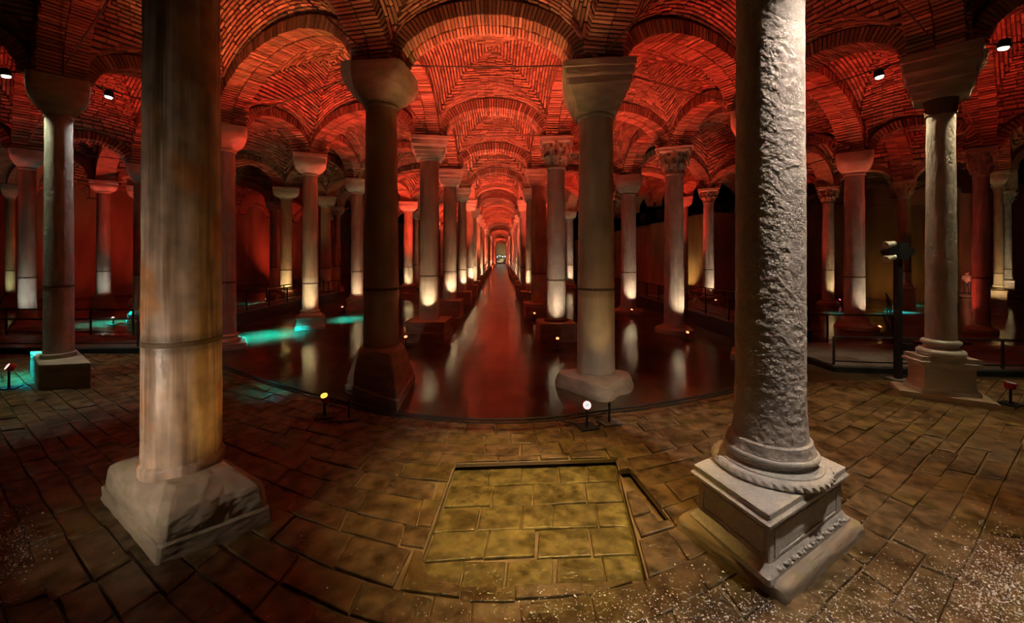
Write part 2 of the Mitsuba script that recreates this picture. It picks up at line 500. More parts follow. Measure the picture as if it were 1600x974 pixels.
# ------------------------------------------------------------------ vaults
ceiling = 'ceiling'
labels['ceiling'] = {'label': 'ribbed brick vaults lit red, groined bays between brick arches', 'kind': 'structure'}


def bay_surface(P, u, v):
    """P: corners at (-1,-1), (1,-1), (1,1), (-1,1)"""
    u, v = np.asarray(u, float), np.asarray(v, float)
    a, b, c, d = [np.asarray(p, float) for p in P]
    w = [(1 - u) * (1 - v) / 4, (1 + u) * (1 - v) / 4, (1 + u) * (1 + v) / 4, (1 - u) * (1 + v) / 4]
    xy = sum(k[..., None] * p for k, p in zip(w, (a, b, c, d)))
    Lb, Lt, Ll, Lr = np.linalg.norm(b - a), np.linalg.norm(c - d), np.linalg.norm(d - a), np.linalg.norm(c - b)
    Lu = Lb + (Lt - Lb) * (v + 1) / 2
    Lv = Ll + (Lr - Ll) * (u + 1) / 2
    tu = np.clip(np.abs(u) * (Lu / 2) / (Lu / 2 - 0.42), 0, 1)
    tv = np.clip(np.abs(v) * (Lv / 2) / (Lv / 2 - 0.42), 0, 1)
    zx, zy = rise(Lu) * np.sqrt(1 - tu ** 2), rise(Lv) * np.sqrt(1 - tv ** 2)
    z = Z_SPRING + 0.3 + np.maximum(zx, zy) + 0.09 * 0.5 * (Lu + Lv) * (1 - u ** 2) * (1 - v ** 2) * 0.9
    return np.concatenate([xy, z[..., None]], -1)


def bay_normal(P, u, v, e=1e-3):
    du = bay_surface(P, np.clip(u + e, -1, 1), v) - bay_surface(P, np.clip(u - e, -1, 1), v)
    dv = bay_surface(P, u, np.clip(v + e, -1, 1)) - bay_surface(P, u, np.clip(v - e, -1, 1))
    n = np.cross(du, dv)
    n /= np.linalg.norm(n, axis=-1, keepdims=True) + 1e-12
    return np.where(n[..., 2:] > 0, -n, n)          # into the room


BF = np.array([[0, 1, 2], [0, 2, 3], [0, 4, 5], [0, 5, 1], [1, 5, 6], [1, 6, 2], [2, 6, 7], [2, 7, 3], [3, 7, 4], [3, 4, 0]])


def bricks_mesh(face, back):
    """face, back: (n, 4, 3)"""
    n = len(face)
    v = np.concatenate([face, back], 1).reshape(-1, 3)
    f = (BF[None] + (np.arange(n) * 8)[:, None, None]).reshape(-1, 3)
    return trimesh.Trimesh(v, f, process=False)


def brick_part(key, m, kind=None):
    n = len(m.vertices) // 8
    t = np.clip(rng.normal(0.45, 0.21, n), 0, 1)[:, None]
    c = np.array([0.24, 0.115, 0.065]) * (1 - t) + np.array([0.62, 0.36, 0.23]) * t
    c *= rng.uniform(0.75, 1.12, (n, 1))
    c = np.repeat(c, 8, 0) * rng.uniform(0.9, 1.1, (n * 8, 1))
    part(key, 'brick', m, 'brick', kind=kind, color=np.clip(c, 0, 1))


def web_bricks(P, step, length, gap):
    L = [np.linalg.norm(np.subtract(P[k], P[(k + 1) % 4])) for k in range(4)]
    hu, hv = (L[0] + L[2]) / 4, (L[1] + L[3]) / 4
    out = []
    for web in range(4):
        major, minor = (hv, hu) if web < 2 else (hu, hv)
        sgn = 1 if web % 2 else -1
        n = int(major / step)
        for k in range(n):
            m0, m1 = 1 - k / n, 1 - (k + 1) / n
            g = gap / major / 2
            half = (m0 + m1) / 2
            nb = max(1, int(round(2 * half * minor * 1.12 / length)))
            off = rng.uniform(0, 1)
            cuts = (np.arange(nb + 2) - off) / nb * 2 - 1
            cuts = np.clip(cuts, -1, 1) * half
            g2 = gap / minor / 2 * 0.8
            c0, c1 = cuts[:-1] + g2, cuts[1:] - g2
            ok = c1 - c0 > 0.02
            c0, c1 = c0[ok], c1[ok]
            a0 = np.full(len(c0), (m0 - g) * sgn); a1 = np.full(len(c0), (m1 + g) * sgn)
            out.append((c0, c1, a0, a1) if web < 2 else (a0, a1, c0, c1))
    u0, u1, v0, v1 = [np.concatenate([o[i] for o in out]) for i in range(4)]
    uc = np.stack([u0, u1, u1, u0], 1); vc = np.stack([v0, v0, v1, v1], 1)
    p = bay_surface(P, uc, vc)
    nrm = bay_normal(P, uc.mean(1), vc.mean(1))
    d = rng.uniform(0.022, 0.055, len(u0))
    face = p + nrm[:, None] * d[:, None, None] + (nrm[:, None] * rng.uniform(-0.004, 0.004, (len(u0), 4, 1)))
    back = p - nrm[:, None] * 0.02
    return bricks_mesh(face, back)


def bay(c0, c1, r0, r1):
    P = [XY[c0, r0], XY[c1, r0], XY[c1, r1], XY[c0, r1]]
    ctr = np.mean(P, 0)
    dist = np.hypot(*ctr)
    n = 44 if dist < 34 else 20 if dist < 46 else 12
    u, v = np.meshgrid(np.linspace(-1, 1, n + 1), np.linspace(-1, 1, n + 1), indexing='ij')
    key = part(ceiling, 'vault', grid_mesh(bay_surface(P, u, v) + np.array([0, 0, 0.03])), 'mortar' if dist < 46 else 'far_brick', smooth=40)
    if dist < 46:
        step, length, gap = (0.095, 0.33, 0.034) if dist < 15 else (0.115, 0.4, 0.04) if dist < 24 else (0.19, 0.6, 0.06)
        brick_part(key, web_bricks(P, step, length, gap), 'stuff')
    return ctr


ARCH_W = 0.43


def arch(A, B, individual=False):
    A, B = np.asarray(A), np.asarray(B)
    L = np.linalg.norm(B - A); d = (B - A) / L; nrm = np.array([-d[1], d[0]])
    a, h = L / 2 - 0.5, rise(L)
    mid = (A + B) / 2
    dist = np.hypot(*mid)
    fine = dist < 30
    N = 60 if fine else 22
    ph = np.linspace(math.pi, 0, N + 1)

    def pt(phi, w, e):       # e: outwards from the soffit
        s, z = a * np.cos(phi), h * np.sin(phi)
        ns, nz = np.cos(phi) / a, np.sin(phi) / h
        q = np.hypot(ns, nz); ns, nz = ns / q, nz / q
        s, z = s + ns * e, z + nz * e
        return np.concatenate([mid + d * np.asarray(s)[..., None] + nrm * np.asarray(w)[..., None], (Z_SPRING + 0.02 + np.asarray(z))[..., None]], -1)
    W = ARCH_W
    o = np.zeros(N + 1)
    sec = np.stack([pt(ph, o - W, o), pt(ph, o + W, o), pt(ph, o + W, o + 0.34), pt(ph, o - W, o + 0.34)], 1)
    key = part(ceiling, 'arch', grid_mesh(sec, True), 'mortar' if fine else 'far_brick', smooth=40)
    if not fine: return
    step = 0.088 if dist < 18 else 0.13
    fi = np.linspace(math.pi, 0, 400)
    arc = np.concatenate([[0], np.cumsum(np.hypot(np.diff(a * np.cos(fi)), np.diff(h * np.sin(fi))))])
    n = int(arc[-1] / step)
    face, back = [], []
    for side in (-1, 1):
        s0 = (np.arange(n) + 0.17 + rng.normal(0, 0.03, n)) * arc[-1] / n
        s1 = (np.arange(n) + 0.85 + rng.normal(0, 0.03, n)) * arc[-1] / n
        p0, p1 = np.interp(s0, arc, fi), np.interp(s1, arc, fi)
        split = rng.uniform(0.006, 0.02, n) if dist < 18 else np.zeros(n)
        w_in, w_out = side * split, side * (W + rng.uniform(0.0, 0.03, n))
        e = -rng.uniform(0.02, 0.045, n) - (0.015 if side > 0 else 0)
        if side > 0: w_in, w_out = w_in, w_out
        o1 = np.full(n, 0.30)
        q = [pt(p0, w_in, e), pt(p1, w_in, e), pt(p1, w_out, e), pt(p0, w_out, e)]
        r = [pt(p0, w_in, o1), pt(p1, w_in, o1), pt(p1, w_out, o1), pt(p0, w_out, o1)]
        face.append(np.stack(q, 1)); back.append(np.stack(r, 1))
    face, back = np.concatenate(face), np.concatenate(back)
    if individual:
        for k in range(len(face)):
            brick_part(key, bricks_mesh(face[k:k + 1], back[k:k + 1]))
    else:
        brick_part(key, bricks_mesh(face, back), 'stuff')


def pier(c, r):
    p = XY[c, r]
    dist = np.hypot(*p)
    q = XY[c + 1 if c not in (-1, 5) else (1 if c == -1 else 4), r]
    d = q - p
    rot = math.atan2(d[1], d[0])
    key = part(ceiling, 'pier', boxm(p[0], p[1], Z_SPRING + 0.62, 0.9, 0.9, 1.25, rot), 'mortar')
    if dist > 24: return
    face, back = [], []
    R = np.array([[math.cos(rot), -math.sin(rot)], [math.sin(rot), math.cos(rot)]])
    nc = 13
    for k in range(nc):
        z0, z1 = Z_SPRING + 1.2 * (k + 0.18) / nc, Z_SPRING + 1.2 * (k + 0.82) / nc
        for s in range(4):
            cuts = np.concatenate([[-0.45], np.sort(np.clip(np.arange(-0.45 + rng.uniform(0.1, 0.3), 0.45, 0.3), -0.45, 0.45)), [0.47]])
            rr = np.array([[math.cos(s * math.pi / 2), -math.sin(s * math.pi / 2)], [math.sin(s * math.pi / 2), math.cos(s * math.pi / 2)]])
            for x0, x1 in zip(cuts[:-1] + 0.01, cuts[1:] - 0.01):
                if x1 - x0 < 0.04: continue
                o = 0.45 + rng.uniform(0.012, 0.04)
                def g(x, y, z): return np.append(p + R @ (rr @ np.array([x, -y])), z)
                face.append([g(x0, o, z0), g(x1, o, z0), g(x1, o, z1), g(x0, o, z1)])
                back.append([g(x0, 0.4, z0), g(x1, 0.4, z0), g(x1, 0.4, z1), g(x0, 0.4, z1)])
    brick_part(key, bricks_mesh(np.array(face), np.array(back)), 'stuff')


last = {-5: 7, -4: 7, -3: 8, -2: 12, -1: 30, 1: 12, 2: 8, 3: 4, 4: 4}    # rows built for the strip that starts at this column line
nxt = {-5: -4, -4: -3, -3: -2, -2: -1, -1: 1, 1: 2, 2: 3, 3: 4, 4: 5}
bay_centre = {}
edges_done = set()
big_arches = {((-1, 1), (1, 1)), ((-2, 1), (-1, 1)), ((1, 1), (2, 1)), ((-1, 2), (1, 2)), ((2, 0), (2, 1))}
for c0, c1 in nxt.items():
    for r in range(-1 if abs(c0) < 4 else 0, last[c0]):
        bay_centre[c0, r] = bay(c0, c1, r, r + 1)
        for A, B in (((c0, r), (c1, r)), ((c0, r + 1), (c1, r + 1)), ((c0, r), (c0, r + 1)), ((c1, r), (c1, r + 1))):
            k = (A, B)
            if k in edges_done: continue
            edges_done.add(k)
            arch(XY[A], XY[B], k in big_arches)

# ------------------------------------------------------------------ columns
T32 = np.arange(48) * 2 * np.pi / 48


def superloop(h, n, e, rot, c):
    x, y = np.cos(T32), np.sin(T32)
    s = (np.abs(x) ** e + np.abs(y) ** e) ** (-1 / e) * h
    x, y = x * s, y * s
    cr, sr = math.cos(rot), math.sin(rot)
    return np.stack([c[0] + x * cr - y * sr, c[1] + x * sr + y * cr], -1)


def cushion(c, R, H, z0, z1, rot, belly=0.55):
    """a capital that grows from the round shaft to a square top"""
    s = []
    for t in np.linspace(0, 1, 14):
        k = min(1.0, t / 0.72)
        grow = math.sin(k * math.pi / 2) ** (1.0 / (0.6 + belly))
        h = R * 1.03 + (H - R * 1.03) * grow
        e = 2 + 7 * k ** 1.3
        l = superloop(h, 48, e, rot, c)
        s.append(np.hstack([l, np.full((48, 1), z0 + (z1 - z0) * t)]))
    return loft(s)


def shaft_mesh(c, R, z0, z1, nz=40, n=40, rough=0.004, seed=0, taper=0.1, flare=False, detail=None):
    t = np.linspace(0, 1, nz)
    z = z0 + (z1 - z0) * t
    r = R * (1 - taper * t ** 1.4)
    if flare:
        r = r + 0.07 * np.exp(-(z - z0) / 0.16) + 0.025 * (z - z0 < 0.12)
    a = np.arange(n) * 2 * np.pi / n
    A, Z = np.meshgrid(a, z)
    Rr = np.repeat(r[:, None], n, 1)
    p = np.stack([np.cos(A) * Rr, np.sin(A) * Rr, Z], -1)
    Rr = Rr + (meshkit.fbm(p * np.array([5, 5, 2.0]) + seed, 4, seed) - 0.5) * 2 * rough
    if detail is not None:
        Rr = Rr + detail(A, Z, p)
    v = np.stack([c[0] + np.cos(A) * Rr, c[1] + np.sin(A) * Rr, Z], -1)
    return loft(v)


def leaf_mesh(h, w):
    """an acanthus leaf with lobed edges and a raised midrib that leans out and curls over at its tip"""
    t = np.linspace(0, 1, 15); u = np.array([-1, -0.6, -0.12, 0, 0.12, 0.6, 1])
    Tm, S = np.meshgrid(t, u, indexing='ij')
    width = w * (0.5 + 0.65 * np.sin(np.pi * np.minimum(Tm * 0.85 + 0.1, 1))) * (1 - 0.7 * Tm ** 3) * (0.72 + 0.28 * np.abs(np.cos(Tm * 11)))
    curl = np.clip(Tm - 0.72, 0, 1)
    out = 0.36 * h * Tm ** 2 + 0.5 * h * curl
    zz = h * (Tm - 1.9 * curl ** 1.15)
    ridge = 0.06 * h * (np.abs(S) < 0.05) + 0.05 * h * (1 - np.abs(S)) - 0.05 * h * (np.abs(np.abs(S) - 0.12) < 0.02)
    front = np.stack([S * width, out + ridge + 0.04, zz], -1)
    back = front.copy(); back[..., 1] -= 0.05
    a = grid_mesh(front); b = grid_mesh(back); b.invert()
    n, m = front.shape[:2]
    idx = np.arange(n * m).reshape(n, m)
    rim = np.concatenate([idx[:, 0], idx[-1, 1:], idx[-2::-1, -1], idx[0, -2:0:-1]])
    rv = np.stack([front.reshape(-1, 3)[rim], back.reshape(-1, 3)[rim]], 0)
    return cat([a, b, grid_mesh(rv, True)])


LEAF = {}


def corinthian(key, c, R, H, z0, z1, rot, bsdf):
    h = z1 - z0
    bell = [(R * 1.0, z0), (R * 1.08, z0 + 0.03), (R * 1.08, z0 + 0.07), (R * 1.0, z0 + 0.1), (R * 1.04, z0 + 0.35 * h), (R * 1.2, z0 + 0.6 * h), (R * 1.45, z0 + 0.78 * h), (R * 1.5, z0 + 0.8 * h)]
    cap = part(key, 'capital', lathe(bell, 32, c), bsdf, smooth=40)
    # abacus with hollow sides
    s = []
    for sc, z in ((0.9, z1 - 0.2 * h), (1.0, z1 - 0.16 * h), (1.0, z1 - 0.06 * h), (1.05, z1 - 0.04 * h), (1.05, z1)):
        l = superloop(H * sc, 48, 5, rot, c)
        q = l - np.asarray(c); th = np.arctan2(q[:, 1], q[:, 0]) - rot
        q *= (1 - 0.09 * np.cos(2 * th)[:, None] ** 2)
        s.append(np.hstack([q + c, np.full((48, 1), z)]))
    part(cap, 'abacus', loft(s), 'pale_stone')
    lk = round(h, 2)
    if lk not in LEAF:
        LEAF[lk] = (mikit.ply(leaf_mesh(0.42 * h, R * 0.42), bsdf, smooth=True), mikit.ply(leaf_mesh(0.5 * h, R * 0.42), bsdf, smooth=True),
                    mikit.ply(cat([trimesh.creation.torus(0.075 * h * 1.3, 0.03 * h * 1.3, major_sections=14, minor_sections=6).apply_transform(trimesh.transformations.rotation_matrix(math.pi / 2, [1, 0, 0])),
                                   cylm([0.02, 0, -0.32 * h], [-0.06, 0, 0.0], 0.04 * h, 6)]), bsdf, smooth=40))
    lo, hi, vol = LEAF[lk]
    for row, (shape, zz, rad, off) in enumerate(((lo, z0 + 0.08, R * 1.0, 0), (hi, z0 + 0.1 + 0.2 * h, R * 1.04, 0.5), (lo, z0 + 0.12 + 0.42 * h, R * 1.22, 0))):
        for k in range(8):
            a = rot + (k + off) * math.pi / 4
            part(cap, 'leaf', None, None, shape=shape, to_world=T().translate([c[0] + rad * math.cos(a), c[1] + rad * math.sin(a), zz]) @ T().rotate([0, 0, 1], math.degrees(a) - 90))
    for k in range(4):
        a = rot + math.pi / 4 + k * math.pi / 2
        rad = H * 1.12
        part(cap, 'volute', None, None, shape=vol, to_world=T().translate([c[0] + rad * math.cos(a), c[1] + rad * math.sin(a), z1 - 0.27 * h]) @ T().rotate([0, 0, 1], math.degrees(a)))
    return cap


def attic(c, R, z0, h, n=40):
    """torus, hollow, torus"""
    def tor(rc, zc, rr, k=7):
        return [(rc + rr * math.cos(a), zc + rr * math.sin(a)) for a in np.linspace(-math.pi / 2, math.pi / 2, k)]
    u = h / 10
    pr = tor(R * 1.28, z0 + 2.2 * u, 2.2 * u) + [(R * 1.2, z0 + 4.8 * u), (R * 1.12, z0 + 5.6 * u), (R * 1.12, z0 + 6.4 * u), (R * 1.16, z0 + 6.8 * u)] + tor(R * 1.1, z0 + 8.3 * u, 1.5 * u) + [(R * 1.04, z0 + 10 * u)]
    return lathe(pr, n, c)


def column(c, r, label, width=None, R=None, mat='marble', cap='cushion', cap_w=1.85, cap_h=0.78, base='attic', shaft_lo=None, cap_mat='pale_stone', group=None, far=False, ring=True, cap_z1=Z_SPRING, joint_z=2.2, **kw):
    p = XY[c, r]
    X, Y = p
    if width:
        R = width * Y / (2 * F * math.sqrt(1 + (X / Y) ** 2))
    R = R or 0.36
    key = thing('column', label, 'column', group)
    rot = math.atan2(X, Y) * -1.0
    seed = abs(c) * 31 + r
    dist = math.hypot(X, Y)
    zc0 = cap_z1 - cap_h
    n = 48 if dist < 12 else 32 if dist < 30 else 16
    zb = kw.get('zb', 0.62)
    # base
    if base == 'attic':
        hb = 0.28
        w = R * 1.62
        part(key, 'pedestal', block(p, np.array([w * 1.4, 0.0]) if kw.get('diag') else np.array([w, w]) * -1 + 0 if False else rotv([-w, w], rot), rotv([-w, -w], rot), [(1.12, -0.1), (1.12, 0.1), (1.0, 0.13), (1.0, zb - hb - 0.06), (1.08, zb - hb - 0.04), (1.08, zb - hb)]), 'plinth_stone')
        part(key, 'base_moulding', attic(p, R, zb - hb, hb, n), cap_mat, smooth=50)
    elif base == 'disc':
        part(key, 'base_moulding', lathe([(R * 1.9, -0.1), (R * 1.9, 0.12), (R * 1.5, 0.22), (R * 1.25, zb - 0.1), (R * 1.15, zb)], n, p), 'plinth_stone', smooth=40)
    elif base == 'flare':
        part(key, 'base_moulding', block(p, rotv([-R * 1.9, R * 1.9], rot), rotv([-R * 1.9, -R * 1.9], rot), [(1.0, -0.1), (1.0, 0.16), (0.9, 0.24), (0.72, zb * 0.75), (0.64, zb)], seg=4, rnd=0.05, rough=0.02, seed=seed), 'plinth_stone', smooth=40)
    elif base == 'box':
        w = kw.get('bw', R * 1.8)
        part(key, 'pedestal', block(p, rotv([-w, w], kw.get('brot', rot)), rotv([-w, -w], kw.get('brot', rot)), [(1.0, -0.1), (1.0, zb * 0.45), (0.97, zb * 0.47), (0.97, zb * 0.7), (1.02, zb * 0.72), (1.02, zb)], rough=0.01, seg=4, seed=seed), 'plinth_stone')
    elif callable(base):
        base(key, p, R)
    # shaft
    z0 = kw.get('z0', zb - 0.02)
    if 'shaft' in kw:
        m = kw['shaft'](p, R, z0, zc0 + 0.02)
    else:
        m = shaft_mesh(p, R, z0, zc0 + 0.02, nz=60 if dist < 24 else 12, n=n, rough=0.012 if mat == 'granite' else 0.006, seed=seed, taper=kw.get('taper', 0.1))
    part(key, 'shaft', m, mat, smooth=True if dist < 12 else 60)
    if ring:
        rr = R * (1 - kw.get('taper', 0.1) * ((joint_z - z0) / (zc0 - z0)) ** 1.4)
        part(key, 'joint_ring', lathe([(rr - 0.004, joint_z - 0.035), (rr + 0.007, joint_z - 0.025), (rr + 0.007, joint_z + 0.025), (rr - 0.004, joint_z + 0.035)], n, p), 'joint', smooth=40)
    # capital
    H = R * cap_w
    rt = R * (1 - kw.get('taper', 0.1))
    if cap == 'stepped' and kw.get('carved'):
        part(key, 'collar', lathe([(rt, zc0 - 0.34), (rt * 1.13, zc0 - 0.33), (rt * 1.15, zc0 - 0.1), (rt * 1.2, zc0)], n, p), 'joint', smooth=40)
    part(key, 'neck_ring', lathe([(rt, zc0 - 0.09), (rt * 1.1, zc0 - 0.07), (rt * 1.13, zc0 - 0.03), (rt * 1.08, zc0), (rt, zc0 + 0.01)], n, p), cap_mat, smooth=40)
    crot = kw.get('crot', rot)
    if cap == 'cushion':
        part(key, 'capital', cushion(p, rt, H, zc0, cap_z1, crot, kw.get('belly', 0.55)), cap_mat, smooth=40)
    elif cap == 'bowl':
        ck = part(key, 'capital', cushion(p, rt, H, zc0, cap_z1 - 0.16, crot, 0.8), cap_mat, smooth=40)
        part(ck, 'abacus', block(p, rotv([-H, H], crot), rotv([-H, -H], crot), [(0.98, cap_z1 - 0.18), (1.04, cap_z1 - 0.14), (1.04, cap_z1)], rnd=0.03), cap_mat)
    elif cap == 'corinthian':
        corinthian(key, p, rt, H, zc0, cap_z1, crot, kw.get('leaf_mat', cap_mat))
    elif cap == 'stepped':
        d0, d1 = rotv([-H, H], crot), rotv([-H, -H], crot)
        h = cap_z1 - zc0
        ck = part(key, 'capital', block(p, d0, d1, [(0.72, zc0), (0.76, zc0 + 0.12 * h), (0.80, zc0 + 0.14 * h), (0.84, zc0 + 0.3 * h), (0.90, zc0 + 0.34 * h), (0.90, zc0 + 0.5 * h), (1.0, zc0 + 0.6 * h), (1.0, zc0 + 0.82 * h), (1.05, zc0 + 0.85 * h), (1.05, cap_z1)], rnd=0.03, rough=kw.get('cap_rough', 0.0), seg=4), cap_mat)
        if kw.get('carved'):
            nb = 10
            for k in range(nb):
                t = (k + 0.5) / nb
                q = p - d0 * 1.0 * (1 - t) - d1 * 1.0 * t
                part(ck, 'carving', lathe([(0.0, 0), (0.05, 0.015), (0.07, 0.05), (0.05, 0.1), (0.0, 0.12)], 8).apply_transform(trimesh.transformations.rotation_matrix(0.4 * (-1) ** k, [0, 1, 0])).apply_translation([q[0], q[1], zc0 + 0.66 * h]), cap_mat, smooth=40)
    elif cap == 'broken':
        d0, d1 = rotv([-H, H], crot), rotv([-H, -H], crot)
        h = cap_z1 - zc0
        pr = [(0.60, zc0), (0.66, zc0 + 0.1 * h), (0.80, zc0 + 0.34 * h), (0.90, zc0 + 0.5 * h), (0.93, zc0 + 0.52 * h), (0.94, zc0 + 0.66 * h), (0.98, zc0 + 0.68 * h), (1.0, zc0 + 0.72 * h), (1.0, zc0 + 0.84 * h), (1.03, zc0 + 0.86 * h), (1.04, cap_z1)]
        part(key, 'capital', block(p, d0, d1, pr, rnd=0.05, rough=0.05, seg=14, seed=41, freq=3), cap_mat, smooth=30)
    elif cap == 'plain':
        part(key, 'capital', lathe([(rt, zc0), (rt * 1.15, zc0 + 0.2), (rt * 1.7, cap_z1 - 0.25), (rt * 1.75, cap_z1 - 0.2), (rt * 1.75, cap_z1)], n, p), cap_mat, smooth=40)
    return key


def rotv(v, a):
    return np.array([v[0] * math.cos(a) - v[1] * math.sin(a), v[0] * math.sin(a) + v[1] * math.cos(a)])


# --- the two near columns
def base_near_left(key, p, R):
    hl, hf = np.array([1.215, -0.22]), np.array([0.45, -0.925])
    sl = part(key, 'footing_slab', block(p, hl, hf, [(1.02, -0.1), (1.02, 0.02), (1.0, 0.05), (1.0, 0.15), (0.98, 0.17)], seg=10, rnd=0.03, rough=0.025, seed=3), 'plinth_stone', smooth=35)
    prof = [(0.96, 0.15), (0.965, 0.22), (0.95, 0.32), (0.94, 0.38), (0.9, 0.44), (0.8, 0.5), (0.68, 0.55), (0.56, 0.585)]
    prof = [tuple(np.array(prof[i]) * (1 - t) + np.array(prof[i + 1]) * t) for i in range(len(prof) - 1) for t in (0, 0.25, 0.5, 0.75)] + [prof[-1]]
    part(key, 'plinth', block(p, hl, hf, prof, seg=40, rnd=0.06, rough=0.035, seed=5, freq=5), 'plinth_stone', smooth=40)
    part(key, 'foot_ring', lathe([(R * 1.05, 0.54), (R * 1.08, 0.57), (R * 1.08, 0.66), (R * 1.045, 0.68), (R * 1.02, 0.69)], 64, p), 'weathered_marble', smooth=40)


def crack_nl(A, Z, p):
    d = -0.004 * (np.abs(Z - 0.73) < 0.014)
    return d


def base_near_right(key, p, R):
    p = np.asarray(p)
    hl, hf = np.array([1.055, -0.06]), np.array([-0.52, -1.04])
    hlc, hfc = np.array([0.865, -0.035]), np.array([-0.60, -0.935])
    part(key, 'footing_slab', block(p, hl, hf, [(1.0, -0.1), (1.0, 0.0), (0.985, 0.05), (0.98, 0.085), (0.95, 0.11), (0.9, 0.13), (0.8, 0.13)], seg=24, rnd=0.05, rough=0.03, seed=8), 'plinth_stone', smooth=35)
    part(key, 'plinth_moulding', block(p, hlc, hfc, [(1.03, 0.1), (1.03, 0.16), (0.99, 0.18), (0.97, 0.2), (0.93, 0.24)], seg=16, rnd=0.02, rough=0.012, seed=9), 'pedestal_stone', smooth=35)
    part(key, 'pedestal', block(p, hlc, hfc, [(0.93, 0.2), (0.915, 0.26), (0.915, 0.55), (0.93, 0.57)], seg=12, rnd=0.015, rough=0.006, seed=10), 'pedestal_stone', smooth=35)
    # raised panel borders on the two faces in view
    for s0, s1 in ((-hlc, hfc), (hfc, hlc)):
        for t0, t1, z0, z1 in ((0.06, 0.94, 0.5, 0.54), (0.06, 0.94, 0.26, 0.285), (0.06, 0.10, 0.26, 0.54), (0.90, 0.94, 0.26, 0.54)):
            q0, q1 = p + (s0 + (s1 - s0) * t0) * 0.921, p + (s0 + (s1 - s0) * t1) * 0.921
            d = (q1 - q0) / np.linalg.norm(q1 - q0); nn = np.array([d[1], -d[0]]) * 0.006
            face = [[np.append(q0 + nn, z0), np.append(q1 + nn, z0), np.append(q1 + nn, z1), np.append(q0 + nn, z1)]]
            back = [[np.append(q0 - nn, z0), np.append(q1 - nn, z0), np.append(q1 - nn, z1), np.append(q0 - nn, z1)]]
            part(key, 'panel_border', bricks_mesh(np.array(face), np.array(back)), 'pedestal_stone')
    # worn leaf frieze along the foot of the right face
    frieze = []
    for k in range(22):
        t = 0.08 + 0.86 * (k + 0.5) / 22
        q = p + (hfc + (hlc - hfc) * t) * 1.0
        m = trimesh.creation.icosphere(1, 1.0)
        m.apply_scale([0.022, 0.03, 0.014]); m.apply_transform(trimesh.transformations.rotation_matrix(0.9 + 0.6 * (-1) ** k, [0, 0, 1]))
        m.apply_translation([q[0], q[1], 0.185 + 0.008 * (-1) ** k]); frieze.append(m)
    part(key, 'leaf_frieze', cat(frieze), 'pedestal_stone', smooth=40, kind='stuff')
    part(key, 'cornice', block(p, hlc, hfc, [(0.92, 0.55), (0.97, 0.58), (0.985, 0.6), (0.985, 0.615), (1.02, 0.625), (1.02, 0.645), (0.985, 0.66), (0.97, 0.67), (0.97, 0.72), (0.955, 0.725)], rnd=0.012), 'pedestal_stone')

    def tor(rc, zc, rr, k=9):
        return [(rc + rr * math.cos(a), zc + rr * math.sin(a)) for a in np.linspace(-math.pi / 2, math.pi / 2, k)]
    # lower torus, carved
    m = lathe([(0.40, 0.72)] + tor(0.535, 0.765, 0.045, 13) + [(0.5, 0.815)], 160, p)
    v = m.vertices.copy(); q = v[:, :2] - p; th = np.arctan2(q[:, 1], q[:, 0]); w = np.clip((np.hypot(q[:, 0], q[:, 1]) - 0.545) / 0.04, 0, 1)
    v[:, :2] += q / np.linalg.norm(q, axis=1, keepdims=True) * (0.017 * np.sin(th * 40 + (v[:, 2] - 0.765) * 60) * w)[:, None]
    part(key, 'carved_torus', trimesh.Trimesh(v, m.faces, process=False), 'pedestal_stone', smooth=50)
    part(key, 'scotia', lathe([(0.505, 0.81), (0.5, 0.83), (0.47, 0.84), (0.445, 0.86), (0.435, 0.885), (0.44, 0.905), (0.455, 0.91)], 96, p), 'pedestal_stone', smooth=40)
    part(key, 'upper_torus', lathe([(0.40, 0.9)] + tor(0.43, 0.94, 0.035) + [(0.4, 0.975)], 96, p), 'pedestal_stone', smooth=50)


def rough_detail(A, Z, p):
    big = meshkit.fbm(p * np.array([3, 3, 2.2]) + 4, 5, 21)
    fine = meshkit.fbm(p * np.array([20, 20, 17]) + 9, 4, 22)
    chips = np.clip(meshkit.noise(p * np.array([6, 6, 4.0]) + 2, 23) - 0.74, 0, 1)
    low = np.clip((5.5 - Z) / 3.5, 0.25, 1)
    return (big - 0.5) * 0.022 * low + (fine - 0.5) * 0.012 * low - chips * 0.05 * low


NEAR_L = column(-1, 0, 'tall thick brown marble column in left foreground on a worn sloping plinth', R=0.402, mat='weathered_marble', base=base_near_left, z0=0.56, taper=0.07, joint_z=2.08,
                shaft=lambda p, R, z0, z1: shaft_mesh(p, R, z0, z1, nz=500, n=160, rough=0.007, seed=2, taper=0.07, detail=crack_nl))
NEAR_R = column(1, 0, 'tall rough grey column in right foreground on a square moulded pedestal', R=0.345, mat='rough_marble', base=base_near_right, z0=0.97, taper=0.06, ring=False,
                shaft=lambda p, R, z0, z1: shaft_mesh(p, R, z0, z1, nz=700, n=220, rough=0.004, seed=4, taper=0.06, flare=True, detail=rough_detail))


